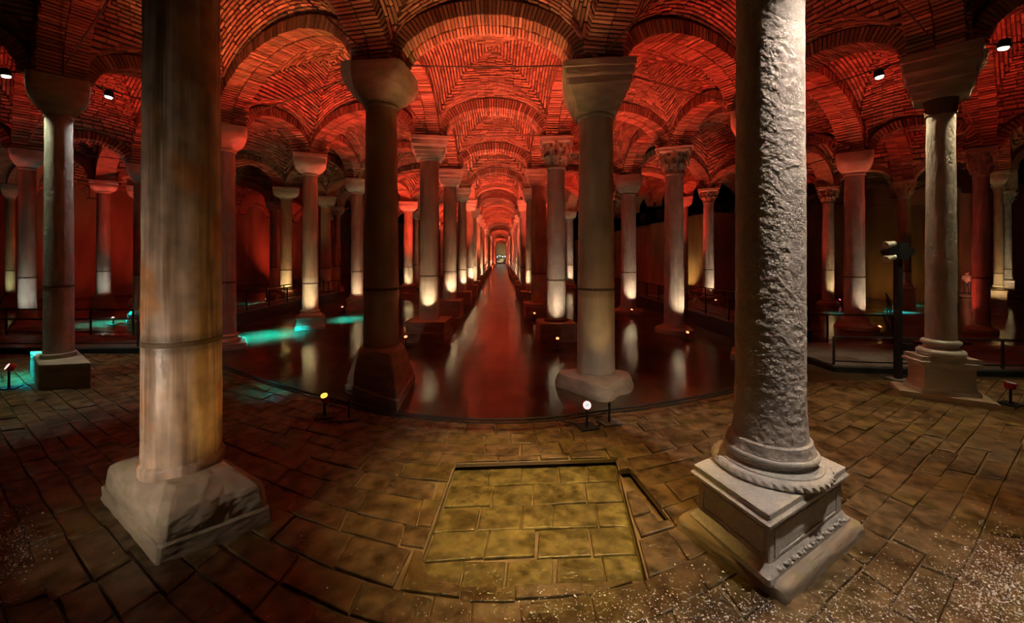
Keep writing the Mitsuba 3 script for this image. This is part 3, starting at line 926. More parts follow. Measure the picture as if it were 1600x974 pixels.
# --- first row of the aisle
def base_row1_left(key, p, R):
    c = np.asarray(p)
    hl, hf = np.array([-1.0, 0.55]), np.array([0.65, -0.75])
    hl, hf = px(527, 619, 0.1)[:2] - c, px(621, 633, 0.1)[:2] - c
    r = px(645, 600, 0.1)[:2] - c
    hl = (hl - r) / 2
    part(key, 'footing_slab', block(c, -hl, hf, [(1.0, -0.1), (1.0, 0.14), (0.97, 0.17)], seg=8, rnd=0.03, rough=0.02, seed=12), 'plinth_stone', smooth=35)
    prof = [(0.94, 0.16), (0.93, 0.3), (0.9, 0.42), (0.8, 0.66), (0.68, 0.9), (0.6, 0.98)]
    prof = [tuple(np.array(prof[i]) * (1 - t) + np.array(prof[i + 1]) * t) for i in range(len(prof) - 1) for t in (0, 0.33, 0.66)] + [prof[-1]]
    part(key, 'plinth', block(c, -hl, hf, prof, seg=14, rnd=0.05, rough=0.035, seed=13), 'plinth_stone', smooth=40)


def base_row1_right(key, p, R):
    c = np.asarray(p)
    th = np.arange(36) * 2 * np.pi / 36
    k = 0.86 + 0.10 * np.cos(4 * th + 0.5) + 0.05 * np.sin(3 * th) + 0.04 * np.sin(7 * th)
    s = []
    for sc, z in ((1.02, -0.1), (1.0, 0.06), (0.97, 0.1), (0.95, 0.2), (0.9, 0.27), (0.6, 0.33), (0.5, 0.36)):
        s.append(np.stack([c[0] + np.cos(th) * k * sc * 0.95, c[1] + np.sin(th) * k * sc, np.full(36, z) + 0.02 * np.sin(5 * th)], -1))
    part(key, 'plinth', loft(s), 'plinth_stone', smooth=35)


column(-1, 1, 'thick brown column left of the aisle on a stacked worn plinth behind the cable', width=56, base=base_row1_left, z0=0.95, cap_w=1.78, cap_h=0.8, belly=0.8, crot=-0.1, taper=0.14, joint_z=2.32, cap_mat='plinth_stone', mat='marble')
column(1, 1, 'thick brown column right of the aisle on a low broken slab behind the cable', width=59, base=base_row1_right, z0=0.3, cap='broken', cap_w=1.75, cap_h=1.05, crot=-0.12, taper=0.12, joint_z=2.32, cap_mat='plinth_stone', mat='marble', cap_rough=0.02)


def base_lb(key, p, R):
    c = np.asarray(p)
    part(key, 'pedestal', block(c, np.array([1.40, -0.60]), np.array([0.38, -0.80]), [(1.0, -0.1), (1.0, 0.56), (0.985, 0.58)], rnd=0.02, seg=6, rough=0.008), 'plinth_stone')
    part(key, 'foot_ring', lathe([(R * 1.0, 0.57), (R * 1.17, 0.58), (R * 1.17, 0.68), (R * 1.0, 0.7)], 48, p), 'plinth_stone', smooth=40)


def base_rb(key, p, R):
    c = np.asarray(p)
    part(key, 'footing_slab', block(c, np.array([-0.8, 0.12]), np.array([0.38, -0.80]), [(1.0, -0.1), (1.0, 0.1), (0.97, 0.13)], rnd=0.04, seg=8, rough=0.02), 'plinth_stone', smooth=35)
    hl, hf = np.array([-0.52, -0.1]), np.array([0.40, -0.46])
    part(key, 'pedestal', block(c, hl, hf, [(1.0, 0.1), (1.0, 0.2), (0.9, 0.26), (0.86, 0.36), (0.86, 0.68), (0.9, 0.72)], rnd=0.012), 'pedestal_stone')
    part(key, 'cornice', block(c, hl, hf, [(0.88, 0.70), (1.0, 0.76), (1.04, 0.78), (1.04, 0.81), (0.98, 0.83), (0.98, 0.92)], rnd=0.012), 'pedestal_stone')
    part(key, 'base_moulding', attic(p, R, 0.92, 0.36, 48), 'pedestal_stone', smooth=50)


column(-2, 0, 'slim column at far left on a plain box pedestal, dark down its middle', width=51, base=base_lb, z0=0.68, mat='rough_marble', cap_w=2.0, cap_h=0.86, belly=0.5, taper=0.12, joint_z=2.35, cap_mat='plinth_stone')
column(2, 0, 'slim rough column at far right on a moulded pedestal, dark down its middle', width=52, base=base_rb, z0=1.27, mat='granite', cap='stepped', cap_w=2.35, cap_h=0.95, taper=0.1, ring=False, cap_mat='plinth_stone', carved=True)
column(-3, 0, 'dim column behind the leftmost walkway railing, left of the box pedestal column', width=31, mat='marble', cap='cushion', cap_h=0.7, base='flare', zb=0.5)
column(-4, 0, 'dim olive column cut by the left edge of the frame', width=17, mat='marble', base='flare', zb=0.7)
column(3, 0, 'dim rough column with a carved leafy capital right of the moulded pedestal column', width=30, mat='granite', cap='corinthian', cap_h=1.1, cap_w=1.75, base='disc', zb=0.3)
column(4, 0, 'golden column with a rounded capital on a tall banded pedestal near the right edge', width=17, mat='marble', cap='bowl', cap_h=0.7, base='attic', zb=1.6)
column(5, 0, 'pale grey column beside the golden one near the right edge', width=13, mat='pale_stone', cap='corinthian', cap_h=0.9, base='attic', zb=1.7)
column(-2, 1, 'dark pitted column half hidden behind the left foreground column', width=40, mat='granite', cap='cushion', cap_h=0.75, base='attic', zb=0.45)
column(2, 1, 'pitted column almost hidden behind the rough grey right foreground column', width=38, mat='granite', cap='cushion', base='attic', zb=0.45)
column(3, 1, 'pitted dark column with a bowl capital, right of the grey foreground column', width=35, mat='granite', cap='cushion', cap_h=0.85, cap_w=1.7, base='disc', zb=0.55, belly=0.9, joint_z=2.2)
column(4, 1, 'dim column with a leafy capital behind the lamp post', width=22, mat='marble', cap='corinthian', cap_h=0.95, cap_w=1.7, base='attic', zb=1.5)
column(-3, 1, 'column almost hidden at the left edge of the brown foreground column', width=23, mat='marble', base='attic')
column(-4, 1, 'grey column with a wide flared foot before the red left wall', width=24, mat='marble', cap='bowl', cap_h=0.6, base='flare', zb=0.9)
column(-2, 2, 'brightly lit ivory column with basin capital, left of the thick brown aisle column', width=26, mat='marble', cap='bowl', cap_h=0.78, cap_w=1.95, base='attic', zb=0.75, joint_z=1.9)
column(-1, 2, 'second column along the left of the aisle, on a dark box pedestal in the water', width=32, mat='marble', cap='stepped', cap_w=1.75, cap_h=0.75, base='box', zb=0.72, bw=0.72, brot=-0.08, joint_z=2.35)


def base_r2_right(key, p, R):
    c = np.asarray(p)
    part(key, 'pedestal', block(c, rotv([-0.7, 0.6], 0.05), rotv([-0.7, -0.6], 0.05), [(1.0, -0.1), (1.0, 0.3), (0.96, 0.34), (0.98, 0.4), (0.98, 0.62), (0.9, 0.66)], seg=8, rnd=0.04, rough=0.03, seed=17), 'plinth_stone', smooth=35)
    part(key, 'foot_ring', lathe([(R * 1.2, 0.62), (R * 1.24, 0.66), (R * 1.2, 0.76), (R, 0.8)], 32, p), 'joint', smooth=40)


column(1, 2, 'lit column with an acanthus capital on a broken block, right of the aisle', width=30, mat='rough_marble', cap='corinthian', cap_w=1.75, cap_h=1.05, base=base_r2_right, z0=0.74, cap_mat='pale_stone', joint_z=2.2)
column(2, 2, 'pitted column with a dark acanthus capital left of the grey foreground column', width=32, mat='granite', cap='corinthian', cap_w=1.8, cap_h=1.0, base='disc', zb=0.3, cap_mat='plinth_stone', leaf_mat='plinth_stone', ring=False)
column(3, 2, 'column hidden behind the shaft of the grey foreground column', width=28, mat='marble', base='attic')
column(4, 2, 'dim column lit only at its foot, just right of the grey foreground column', width=20, mat='granite', cap='corinthian', cap_h=1.0, cap_mat='plinth_stone', leaf_mat='plinth_stone', base='disc', zb=0.3)
column(-2, 3, 'pale column directly left of the thick brown one, teal at its foot', width=20, mat='marble', cap='bowl', cap_h=0.72, base='attic', zb=0.9)
column(-1, 3, 'third column along the left of the aisle, on a box with a teal line', width=22, mat='marble', cap='stepped', cap_w=1.75, cap_h=0.75, base='box', zb=0.85, bw=0.62, brot=-0.05, joint_z=2.3)
column(1, 3, 'third column along the right of the aisle, dull red', width=25, mat='marble', cap='stepped', cap_w=1.6, cap_h=0.7, base='box', zb=0.7, bw=0.75, brot=0.05)
column(2, 3, 'sparkling pitted column with a block capital right of the thick brown aisle column', width=25, mat='granite', cap='cushion', cap_w=1.7, cap_h=0.95, base='disc', zb=0.32, cap_mat='plinth_stone')
column(3, 3, 'column with a leafy capital in front of the yellow lit partition wall', width=18, mat='granite', cap='corinthian', cap_h=0.85, cap_w=1.9, base='attic', zb=0.6, cap_mat='plinth_stone', leaf_mat='plinth_stone')
column(-3, 3, 'ivory column behind the left railing with a wide basin capital', width=20, mat='marble', cap='bowl', cap_h=0.6, cap_w=2.0, base='flare', zb=0.9)
column(-4, 4, 'slender column at the red wall, left neighbour of the ivory railing column', width=14, mat='marble', cap='bowl', cap_h=0.62, base='attic', zb=0.6)
column(-3, 4, 'column lit red and yellow at its foot, right behind the bright ivory column', width=17, mat='marble', cap='bowl', cap_h=0.7, base='attic', zb=0.8)
column(-4, 5, 'narrow column with a yellow streak near the orange part of the left wall', width=9, mat='marble', cap='bowl', base='attic')
column(-2, 5, 'pale column with a teal foot seen between the two brown columns left of the aisle', width=15.5, mat='marble', cap='bowl', cap_h=0.7, base='attic', zb=0.9)
ordinal = ['', 'first', 'second', 'third', 'fourth', 'fifth', 'sixth', 'seventh', 'eighth', 'ninth', 'tenth', 'eleventh', 'twelfth', 'thirteenth', 'fourteenth', 'fifteenth', 'sixteenth', 'seventeenth', 'eighteenth', 'nineteenth',
           'twentieth', 'twenty-first', 'twenty-second', 'twenty-third', 'twenty-fourth', 'twenty-fifth', 'twenty-sixth', 'twenty-seventh', 'twenty-eighth', 'twenty-ninth', 'thirtieth']
for r in range(4, 30):
    for c, side in ((-1, 'left'), (1, 'right')):
        mats = ('marble', 'granite') if c > 0 else ('marble', 'marble')
        column(c, r, f'{ordinal[r]} column along the {side} of the central aisle, counted from the front', R=0.30 if c < 0 else 0.27, mat=mats[r % 2], cap='stepped' if r < 10 else 'plain', cap_w=1.75, base='box', zb=0.8, bw=0.6, brot=0.0,
               group='columns lining the far central aisle')
extra = [(2, 4), (2, 5), (2, 6), (2, 7), (2, 8), (-2, 4), (-2, 6), (-2, 7), (-2, 8), (-2, 9), (-3, 2), (-3, 5), (-3, 6), (-4, 2), (-4, 3), (-4, 6), (-3, 7), (4, 3), (3, 4)]
names = {1: 'aisle', -1: 'aisle'}
for c, r in extra:
    side = 'right' if c > 0 else 'left'
    line = {2: 'second', 3: 'third', 4: 'fourth'}[abs(c)]
    if (c, r) == (2, 6):
        lab = 'orange and white lit column glimpsed just left of the thick right aisle column'
    else:
        lab = f'background column, {ordinal[r + 1]} from the front in the {line} line {side} of the aisle'
    column(c, r, lab, R=0.33, mat='granite' if c > 0 else 'marble', cap='bowl', cap_h=0.7, base='attic', zb=0.6)
for (c, r) in list(XY):
    if 0 <= r <= 9 and np.hypot(*XY[c, r]) < 60:
        pier(c, r)

# ------------------------------------------------------------------ tie rods
cn = {(-1, 0): 'left foreground column', (1, 0): 'right foreground column', (-1, 1): 'thick left aisle column', (1, 1): 'thick right aisle column', (-2, 0): 'box pedestal column', (2, 0): 'moulded pedestal column',
      (-2, 1): 'dark pitted column', (2, 1): 'hidden right column', (-2, 2): 'bright ivory column', (2, 2): 'dark acanthus column', (3, 1): 'bowl capital column', (-1, 2): 'second left aisle column', (1, 2): 'second right aisle column'}


def colname(c, r):
    if (c, r) in cn: return cn[c, r]
    side = 'right' if c > 0 else 'left'
    if abs(c) == 1: return f'{ordinal[r]} {side} aisle column'
    if abs(c) == 5 and (c, r) != (5, 0): return f'{side} wall in row {r + 1}'
    if r < 0: return f'column beyond the {side} edge of the frame'
    w = ('none', 'one', 'two', 'three', 'four', 'five', 'six', 'seven', 'eight', 'nine', 'ten', 'eleven', 'twelve', 'thirteen')
    return f'{side} line {w[abs(c)]} column {w[r + 1]}'


def rod(A, B):
    p, q = XY[A], XY[B]
    d = (q - p) / np.linalg.norm(q - p)
    z = Z_SPRING + 0.2
    a, b = p + d * 0.3, q - d * 0.3
    key = thing('tie_rod', f'iron tie rod from {colname(*A)} to {colname(*B)}', 'tie rod')
    s = np.linspace(0, 1, 9)
    pts = np.stack([a[0] + (b[0] - a[0]) * s, a[1] + (b[1] - a[1]) * s, z - 0.04 * np.sin(np.pi * s)], -1)
    part(key, 'bar', tubem(pts, 0.017, 6), 'iron', smooth=40)
    for e, sg in ((p + d * 0.5, 1), (q - d * 0.5, -1)):
        m = trimesh.creation.torus(0.13, 0.02, major_sections=16, minor_sections=6)
        m.apply_transform(trimesh.transformations.rotation_matrix(math.pi / 2, [0, 1, 0]))
        m.apply_transform(trimesh.transformations.rotation_matrix(math.atan2(d[1], d[0]), [0, 0, 1]))
        m.apply_translation([e[0], e[1], z])
        part(key, 'anchor_ring', m, 'iron', smooth=50)
    return key


rods = set()
for A, B in sorted(edges_done):
    (c0, r0), (c1, r1) = A, B
    if min(r0, r1) < 0 and (A, B) not in (((-2, -1), (-2, 0)), ((2, -1), (2, 0))): continue
    if max(abs(c0), abs(c1)) == 5: continue
    m = (XY[A] + XY[B]) / 2
    if np.hypot(*m) > 30 and not (c0 == -1 and c1 == 1 and r0 < 12): continue
    if (c0, r0) == (-1, 0) and (c1, r1) == (1, 0): pass
    rod(A, B)

# ------------------------------------------------------------------ lights on the vaults and columns
# unseen red floods low in a bay, placed to light its vault: (column line, row, power, half angle, aim beyond the bay)
reds = [(-1, 0, 0.15, 27, 0), (-1, 1, 1.7, 26, 0), (-1, 2, 1.5, 26, 0), (-1, 3, 1.4, 27, 0), (-1, 4, 1.2, 30, 2), (-1, 6, 1.6, 38, 3), (-1, 9, 2.2, 42, 6), (-1, 14, 3.0, 46, 10), (-1, 21, 4.0, 46, 12),
        (-2, 0, 0.13, 28, 0), (-2, 1, 0.68, 28, 0), (-2, 2, 0.72, 30, 0), (-2, 4, 1.0, 42, 2), (-2, 7, 1.3, 44, 4), (1, 0, 0.14, 28, 0), (1, 1, 0.78, 28, 0), (1, 2, 0.8, 30, 0), (1, 4, 1.0, 42, 2), (1, 7, 1.3, 44, 4),
        (-3, 0, 0.17, 30, 0), (-3, 1, 0.28, 32, 0), (-3, 3, 0.5, 42, 2), (2, 0, 0.14, 30, 0), (2, 1, 0.28, 30, 0), (2, 3, 0.45, 40, 2), (-4, 1, 0.3, 40, 0), (3, 0, 0.22, 34, 0), (3, 2, 0.2, 40, 0), (2, -1, 0.35, 32, 0), (-3, -1, 0.2, 32, 0)]
for c0, r, k, cut, ahead in reds:
    ctr = bay_centre[c0, r]
    src = XY[c0 if c0 < 0 else nxt[c0], r]
    d = ctr - src; d /= np.linalg.norm(d)
    o = src + d * (1.6 if ahead == 0 else 2.2)
    size = np.linalg.norm(XY[nxt[c0], r] - XY[c0, r])
    out = ctr / np.linalg.norm(ctr)
    spot(np.append(o, 0.4), np.append(ctr + out * ahead, 9.0), ROSE if c0 == -1 else RED, K_RED * k * (size / 5.2) ** 1.2, cut, cut * 0.62, weight=2.0 if (c0 == -1 and r < 4) else 1.3)

# unseen floods, mostly warm, placed to light the shafts from below: (column, power, side angle, colour, distance)
floods = [((1, 1), 0.22, 0.35, AMBER * 0.5 + WARM * 0.5, 1.9), ((-1, 2), 0.8, -0.15, IVORY, 1.3), ((1, 2), 1.3, 0.1, IVORY, 1.3), ((-1, 3), 1.3, 0.3, IVORY, 1.2),
          ((-2, 2), 1.3, -0.1, WARM * 0.5 + IVORY * 0.5, 1.2), ((-2, 3), 1.0, 0, IVORY, 1.2), ((2, 2), 1.2, 0.7, IVORY, 1.2), ((2, 3), 1.5, 0.4, IVORY, 1.2), ((-3, 3), 1.5, 0.1, WARM, 1.3),
          ((-3, 4), 1.3, 0.3, AMBER, 1.4), ((3, 1), 1.0, 1.0, IVORY, 1.3), ((3, 3), 1.3, 0.6, IVORY, 1.3), ((4, 2), 1.2, 0.8, WARM, 1.2), ((-4, 1), 0.5, 0, COOL, 1.5), ((-3, 0), 0.6, -0.2, COOL, 1.5), ((-4, 0), 0.6, 0, np.array([0.8, 0.9, 0.5]), 1.6), ((4, 0), 1.3, 0.2, WARM, 1.8), ((5, 0), 1.0, 0, IVORY, 1.8), ((3, 0), 0.7, -1.3, RED, 1.6),
          ((-1, 4), 1.4, 0.5, IVORY, 1.3), ((1, 4), 1.2, -0.5, IVORY, 1.3), ((-1, 5), 1.4, 0.5, IVORY, 1.3), ((-2, 5), 1.4, 0, IVORY, 1.3), ((2, 6), 2.0, 0, IVORY, 1.3)] + [((s, r), 2.0, -0.8 * s, IVORY, 2.0) for r in (6, 8, 11, 16) for s in (-1, 1)]
for (c, r), k, side, col, dist in floods:
    p = XY[c, r]
    to_cam = -p / np.linalg.norm(p)
    d = rotv(to_cam, side)
    o = p + d * dist
    lz = 0.3
    if abs(c) == 1 and r > 1 and (c, r) != (1, 2):      # these floods sit at the level of the pedestal's top
        o, lz = p + d * max(1.0, dist - 0.3), 0.9
    spot(np.append(o, lz), np.append(p, 3.0 if dist < 2 else 2.5), col, K_WARM * k, 36 if dist < 2 else 50, 24, weight=0.8)

# ------------------------------------------------------------------ hanging lamps, some in view and some unseen above the frame
def area(colour, power):
    return {'type': 'area', 'radiance': {'type': 'rgb', 'value': [float(c * power * STOP) for c in colour]}}


def lit(mesh, colour, power, bsdf='black_metal', smooth=False):
    return {**mikit.ply(mesh, bsdf, smooth=smooth), 'emitter': {**area(colour, power), 'sampling_weight': 0.02}}


def hang(p, label, colour, aim, power, cutoff=55, glow=14.0, r=0.085, stem=0.25, hook=None):
    p = np.asarray(p, float)
    key = thing('hanging_spotlight', label, 'spotlight')
    d = np.asarray(aim, float) - p; d /= np.linalg.norm(d)
    part(key, 'housing', cylm(p - d * 0.16, p, r * 1.0, 20, r * 1.25), 'black_metal', smooth=40)
    part(key, 'bracket', cylm(p - d * 0.1, p + np.array([0, 0, stem]) if hook is None else hook, 0.014, 8), 'black_metal', smooth=40)
    kk = part(key, 'lens', None, None, shape=lit(lathe([(0.0, -0.01), (r, -0.01), (r * 0.8, 0.03), (0.0, 0.045)], 20).apply_transform(trimesh.geometry.align_vectors([0, 0, 1], d)).apply_translation(p + d * 0.005), colour, glow), label='glowing lens')
    spot(p + d * 0.08, p + d * 5, colour, K_HUNG * power, cutoff, cutoff * (0.7 if cutoff != 20 else 0.4), weight=2.0)


LB, RB = XY[-2, 0], XY[2, 0]
NR, NL = XY[1, 0], XY[-1, 0]


def on_rod(A, B, x):
    """the point of a tie rod that stands in column x of the frame, a hand's breadth below it"""
    p, q = XY[A], XY[B]
    k = (x - X0) / F
    t = (p[0] - k * p[1]) / ((p[0] - q[0]) - k * (p[1] - q[1]))
    m = p + (q - p) * t
    return np.array([m[0], m[1], Z_SPRING + 0.2 - 0.27])


def beside(col, far, d, x, label, colour, aim_z, power, cutoff=34):
    """a lamp on a short arm from a tie rod, at one side of the column"""
    h = on_rod(col, far, x)
    h[2] += 0.24
    c = XY[col]
    p = np.array([c[0] + d[0], c[1] + d[1], Z_SPRING - 0.12])
    hang(p, label, colour, [c[0] + 0.25 * d[0], c[1] + 0.25 * d[1], aim_z], power, cutoff, hook=h)
    if d[1] < 0:      # unseen spot beside the lamp, placed to light the capital
        spot(p + [0, 0, 0.05], [c[0], c[1], Z_SPRING - 0.25], colour, 2.2, 60, 40, weight=0.5)


beside((-2, 0), (-2, -1), (-0.58, -0.62), 40, 'bluish white spotlight hung at the far left edge, left of the column capital', np.array([0.85, 0.95, 0.62]), 2.0, 0.36)
beside((-2, 0), (-2, 1), (0.62, 0.66), 150, 'bluish white spotlight hung just right of the box pedestal column capital', COOL, 2.0, 0.26)
beside((2, 0), (2, 1), (-0.68, 0.73), 1390, 'warm white spotlight hung left of the moulded pedestal column capital', np.array([1.0, 0.9, 0.55]), 2.0, 0.42)
beside((2, 0), (2, -1), (0.6, -0.64), 1555, 'bright warm spotlight hung right of the moulded pedestal column capital', np.array([1.0, 0.86, 0.5]), 2.0, 0.5)
hang([NR[0] + 1.1, NR[1] - 1.7, 7.4], 'white spotlight out of view, placed to light the right foreground column', WHITE, [NR[0], NR[1], 2.6], 1.15, 29, stem=2.2)  # out of view, placed to light the near right shaft
hang([NL[0] + (NR[0] - NL[0]) * 0.68, NL[1] + (NR[1] - NL[1]) * 0.68, Z_SPRING - 0.07], 'amber spotlight out of view, placed to light the sunken basin', np.array([1.0, 0.66, 0.17]), [0.35, 5.4, 0], 2.6, 20)  # unseen above the frame, placed to light the basin stones

p, q = XY[1, 0], XY[2, 0]
hang([p[0] + (q[0] - p[0]) * 0.42, p[1] + (q[1] - p[1]) * 0.42, Z_SPRING - 0.07], 'amber spotlight out of view, placed to light the paving right of the grey column', np.array([1.0, 0.58, 0.22]), [5.4, 5.2, 0], 0.75, 42)  # unseen just above the frame, placed to brighten the right paving

# ------------------------------------------------------------------ unseen light sources near the floor, placed to light columns, arches and walls
spot([NL[0] - 1.0, NL[1] - 2.6, 1.3], [NL[0] - 0.1, NL[1], 1.9], WHITE * 0.75 + WARM * 0.25, 13, 54, 32, weight=2)
spot([NL[0] + 1.9, NL[1] - 0.4, 0.35], [NL[0], NL[1], 3.0], AMBER, 3.5, 44, 26, weight=1)
# unseen amber floods in front of the first row, placed to light its arches
spot([-0.3, 8.9, 0.4], [-0.3, 9.4, 8], AMBER * 0.6 + WARM * 0.4, 70, 22, 14, weight=1.5)
spot([-6.1, 10.7, 0.4], [-6.1, 11.3, 8], AMBER * 0.7 + WARM * 0.3, 85, 24, 15, weight=1.5)

# unseen teal floods low over the water, placed to make its teal patches: place, height, power, half angle
for x, y, h, k, cut in ((20, 592, 1.0, 0.2, 55), (428, 521, 1.0, 1.5, 58), (400, 528, 1.0, 1.2, 64), (536, 501, 0.7, 0.45, 56), (550, 497, 0.9, 1.2, 56), (626, 459, 0.6, 1.0, 60), (160, 505, 1.0, 1.3, 66), (400, 474, 0.7, 0.6, 66), (1400, 493, 0.7, 0.5, 64),
                        (1318, 490, 0.6, 0.4, 60), (1438, 478, 0.6, 0.5, 60), (425, 606, 0.8, 0.035, 55)):
    p = px(x, y)
    spot(p + [0, 0, h], p, TEAL, K_TEAL * k, cut, cut * 0.6, weight=0.6)
for a, D, k in ((-22.0, 22, 60), (-22.0, 38, 70), (-22.0, 12, 40)):  # unseen red floods, placed to light the left wall
    p, q = warp(a, D), warp(-26, D + 1)
    spot([p[0], p[1], 0.5], [q[0], q[1], 7.5], RED, k, 55, 30, weight=0.8)
p, q = warp(14.6, 30), warp(16.4, 30)  # unseen flood, placed to light the partition wall yellow
spot([p[0], p[1], 0.4], [q[0], q[1], 3.5], AMBER * 0.4 + WARM * 0.6, 16, 55, 30, weight=0.7)
spot([34.0, 29.0, 0.5], [37.5, 36.5, 5.0], RED * 0.7 + WARM * 0.3, 45, 60, 35, weight=0.5)  # unseen flood, placed to light the far right wall and visitor
p, q = warp(21.5, 15), warp(23.6, 14)  # unseen flood, placed to light the near stretch of the partition
spot([p[0], p[1], 0.4], [q[0], q[1], 3.5], AMBER, 5, 60, 30, weight=0.5)

# ------------------------------------------------------------------ floor lamps
def floor_lamp(x, y, label, h=0.36, lens=AMBER, glow=6.0, ring='red_paint', r=0.075, tilt=(0.0, -0.6, 1.0), z=0.0, plate=True, group=None):
    """y is where its foot stands"""
    p = px(x, y, z)
    key = thing('floor_lamp', label, 'lamp', group)
    if plate:
        part(key, 'base_plate', boxm(p[0], p[1], z + 0.012, 0.34, 0.3, 0.024, 0.3), 'black_metal')
    part(key, 'stem', cylm([p[0], p[1], z], [p[0], p[1], z + h - 0.04], 0.022, 8), 'black_metal', smooth=40)
    d = np.asarray(tilt, float); d /= np.linalg.norm(d)
    c = p + np.array([0, 0, h])
    hd = part(key, 'head', cylm(c - d * 0.09, c + d * 0.03, r, 18), ring, smooth=40)
    part(hd, 'lens', None, None, shape=lit(cylm(c + d * 0.025, c + d * 0.04, r * 0.86, 18), lens, glow))
    return key, c, d


YEL = np.array([1.0, 0.7, 0.1])
floor_lamp(507, 651, 'yellow glowing floor lamp with a red rim beside the black cable at left', lens=YEL, glow=1.2, h=0.38)
k, c, d = floor_lamp(917, 668, 'white faced floor lamp with a red rim beside the black cable at right', lens=np.array([1, 0.95, 0.9]), glow=0.9, h=0.40, r=0.085, tilt=(-0.1, -1.0, 0.35))
t = meshkit.text_mesh('4', 0.05, 0.004)
t.apply_translation([-0.018, -0.025, 0])
t.apply_transform(trimesh.geometry.align_vectors([0, 0, 1], d)) if False else t.apply_transform(np.array([[1, 0, 0, c[0] + d[0] * 0.042], [0, -0.33, -0.94, c[1] + d[1] * 0.042], [0, 0.94, -0.33, c[2] + d[2] * 0.042], [0, 0, 0, 1]]))
part(k, 'numeral', t, 'green_paint')
floor_lamp(14, 607, 'red and white floor lamp in the teal light at the left edge', lens=np.array([1, 0.75, 0.6]), glow=1.0, h=0.5, r=0.085, tilt=(-0.5, -0.8, 0.6))
floor_lamp(1579, 632, 'dark red floor lamp at the right edge, in front of the grey walkway', lens=np.array([1, 0.6, 0.5]), glow=0.12, h=0.42, r=0.085, tilt=(0.1, -0.1, 1))
for x, y, lab, hh in ((634, 541, 'small amber lamp left of the dark box pedestal', 0.3), (871, 545, 'small pinkish lamp before the broken block', 0.32), (835, 500, 'small pinkish lamp on the box of the dull red column', 0.3), (987, 493, 'small orange lamp at the foot of the sparkling column', 0.28),
                      (1074, 531, 'small orange lamp at the foot of the dark acanthus column', 0.25), (1374, 521, 'small amber lamp at the foot of the bowl capital column', 0.25), (1312, 475, 'small magenta lamp far behind the bowl capital column', 0.25),
                      (535, 489, 'small orange lamp above the teal water at left', 0.3), (416, 475, 'small pinkish lamp behind the left railing', 0.3), (177, 508, 'small amber lamp over teal water at far left', 0.3), (1118, 477, 'small red lamp behind the right railing', 0.3)):
    floor_lamp(x, y, lab, h=hh, lens=np.array([1.0, 0.42, 0.2]) if 'magenta' not in lab else np.array([1.0, 0.2, 0.4]), glow=1.6, r=0.065, tilt=(0, -0.75, 1))

# ------------------------------------------------------------------ black cable on low posts
key = thing('barrier_cable', 'thick black cable curving across the wet floor in front of the aisle', 'cable')
cs = CubicSpline(np.arange(len(rope)), rope)(np.linspace(0, len(rope) - 1, 120))
part(key, 'cable', tubem(cs, 0.022, 8), 'black_metal', smooth=50)
part(key, 'lower_cable', tubem(cs - [0, 0.015, 0.055], 0.014, 8), 'black_metal', smooth=50)
for x, y, lab in ((545, 654, 'short black cable post on a square plate at left'), (952, 661, 'short black cable post on a square plate at right')):
    p = px(x, y)
    key = thing('cable_post', lab, 'post')
    part(key, 'base_plate', boxm(p[0], p[1], 0.012, 0.36, 0.3, 0.024, 0.35), 'deck_board')
    part(key, 'upright', boxm(p[0], p[1], 0.19, 0.03, 0.03, 0.36, 0.3), 'black_metal')

for pts, lab in (([(870, 651), (885, 660), (905, 664), (925, 668), (938, 664), (950, 662)], 'thin black wire trailing between the lamp and the cable post at right'),
                 ([(507, 655), (520, 660), (535, 658), (545, 656)], 'thin black wire trailing between the lamp and the cable post at left')):
    w = np.array([px(x, y, 0.012) for x, y in pts])
    w = CubicSpline(np.arange(len(w)), w)(np.linspace(0, len(w) - 1, 30))
    key = thing('wire', lab, 'wire')
    part(key, 'lead', tubem(w, 0.010, 6), 'black_metal', smooth=40)

# ------------------------------------------------------------------ walkways and railings
def walkway(name_label, poly, z, bsdf='deck_board'):
    key = thing('walkway', name_label, 'walkway')
    g = Polygon(poly).buffer(0)
    m = trimesh.creation.extrude_polygon(g, 0.1, engine='earcut'); m.apply_translation([0, 0, z - 0.1])
    part(key, 'deck', m, bsdf)
    # tiles laid on the deck
    x0, y0, x1, y1 = g.bounds
    tiles = []
    for xx in np.arange(x0, x1, 1.1):
        for yy in np.arange(y0, y1, 1.1):
            q = sbox(xx, yy, xx + 1.08, yy + 1.08).intersection(g)
            if q.geom_type == 'Polygon' and q.area > 0.05:
                tm = trimesh.creation.extrude_polygon(q, 0.012, engine='earcut'); tm.apply_translation([0, 0, z]); tiles.append(tm)
    for tm in tiles: part(key, 'tile', tm, bsdf)
    ring = np.array(g.exterior.coords)
    fas = []
    for a, b in zip(ring[:-1], ring[1:]):
        L = np.linalg.norm(b - a)
        if L < 0.3: continue
        mid = (a + b) / 2
        fas.append(boxm(mid[0], mid[1], (z - 0.02) / 2 - 0.06, L, 0.05, z + 0.06, math.atan2(*(b - a)[::-1])))
    for f in fas: part(key, 'fascia', f, 'black_metal')
    return key


def railing(label, pts, z, h=0.95, step=1.9, rails=(1.0, 0.12)):
    key = thing('railing', label, 'railing')
    pts = np.asarray(pts, float)
    for a, b in zip(pts[:-1], pts[1:]):
        L = np.linalg.norm(b - a); n = max(1, int(round(L / step)))
        for k in range(n + 1):
            p = a + (b - a) * k / n
            if k == 0 and not np.allclose(a, pts[0]): continue
            part(key, 'post', boxm(p[0], p[1], z + h / 2, 0.045, 0.045, h, math.atan2(*(b - a)[::-1])), 'black_metal')
        for f in rails:
            part(key, 'rail', cylm(np.append(a, z + h * f), np.append(b, z + h * f), 0.026 if f == 1.0 else 0.018, 8), 'black_metal', smooth=40)
    return key


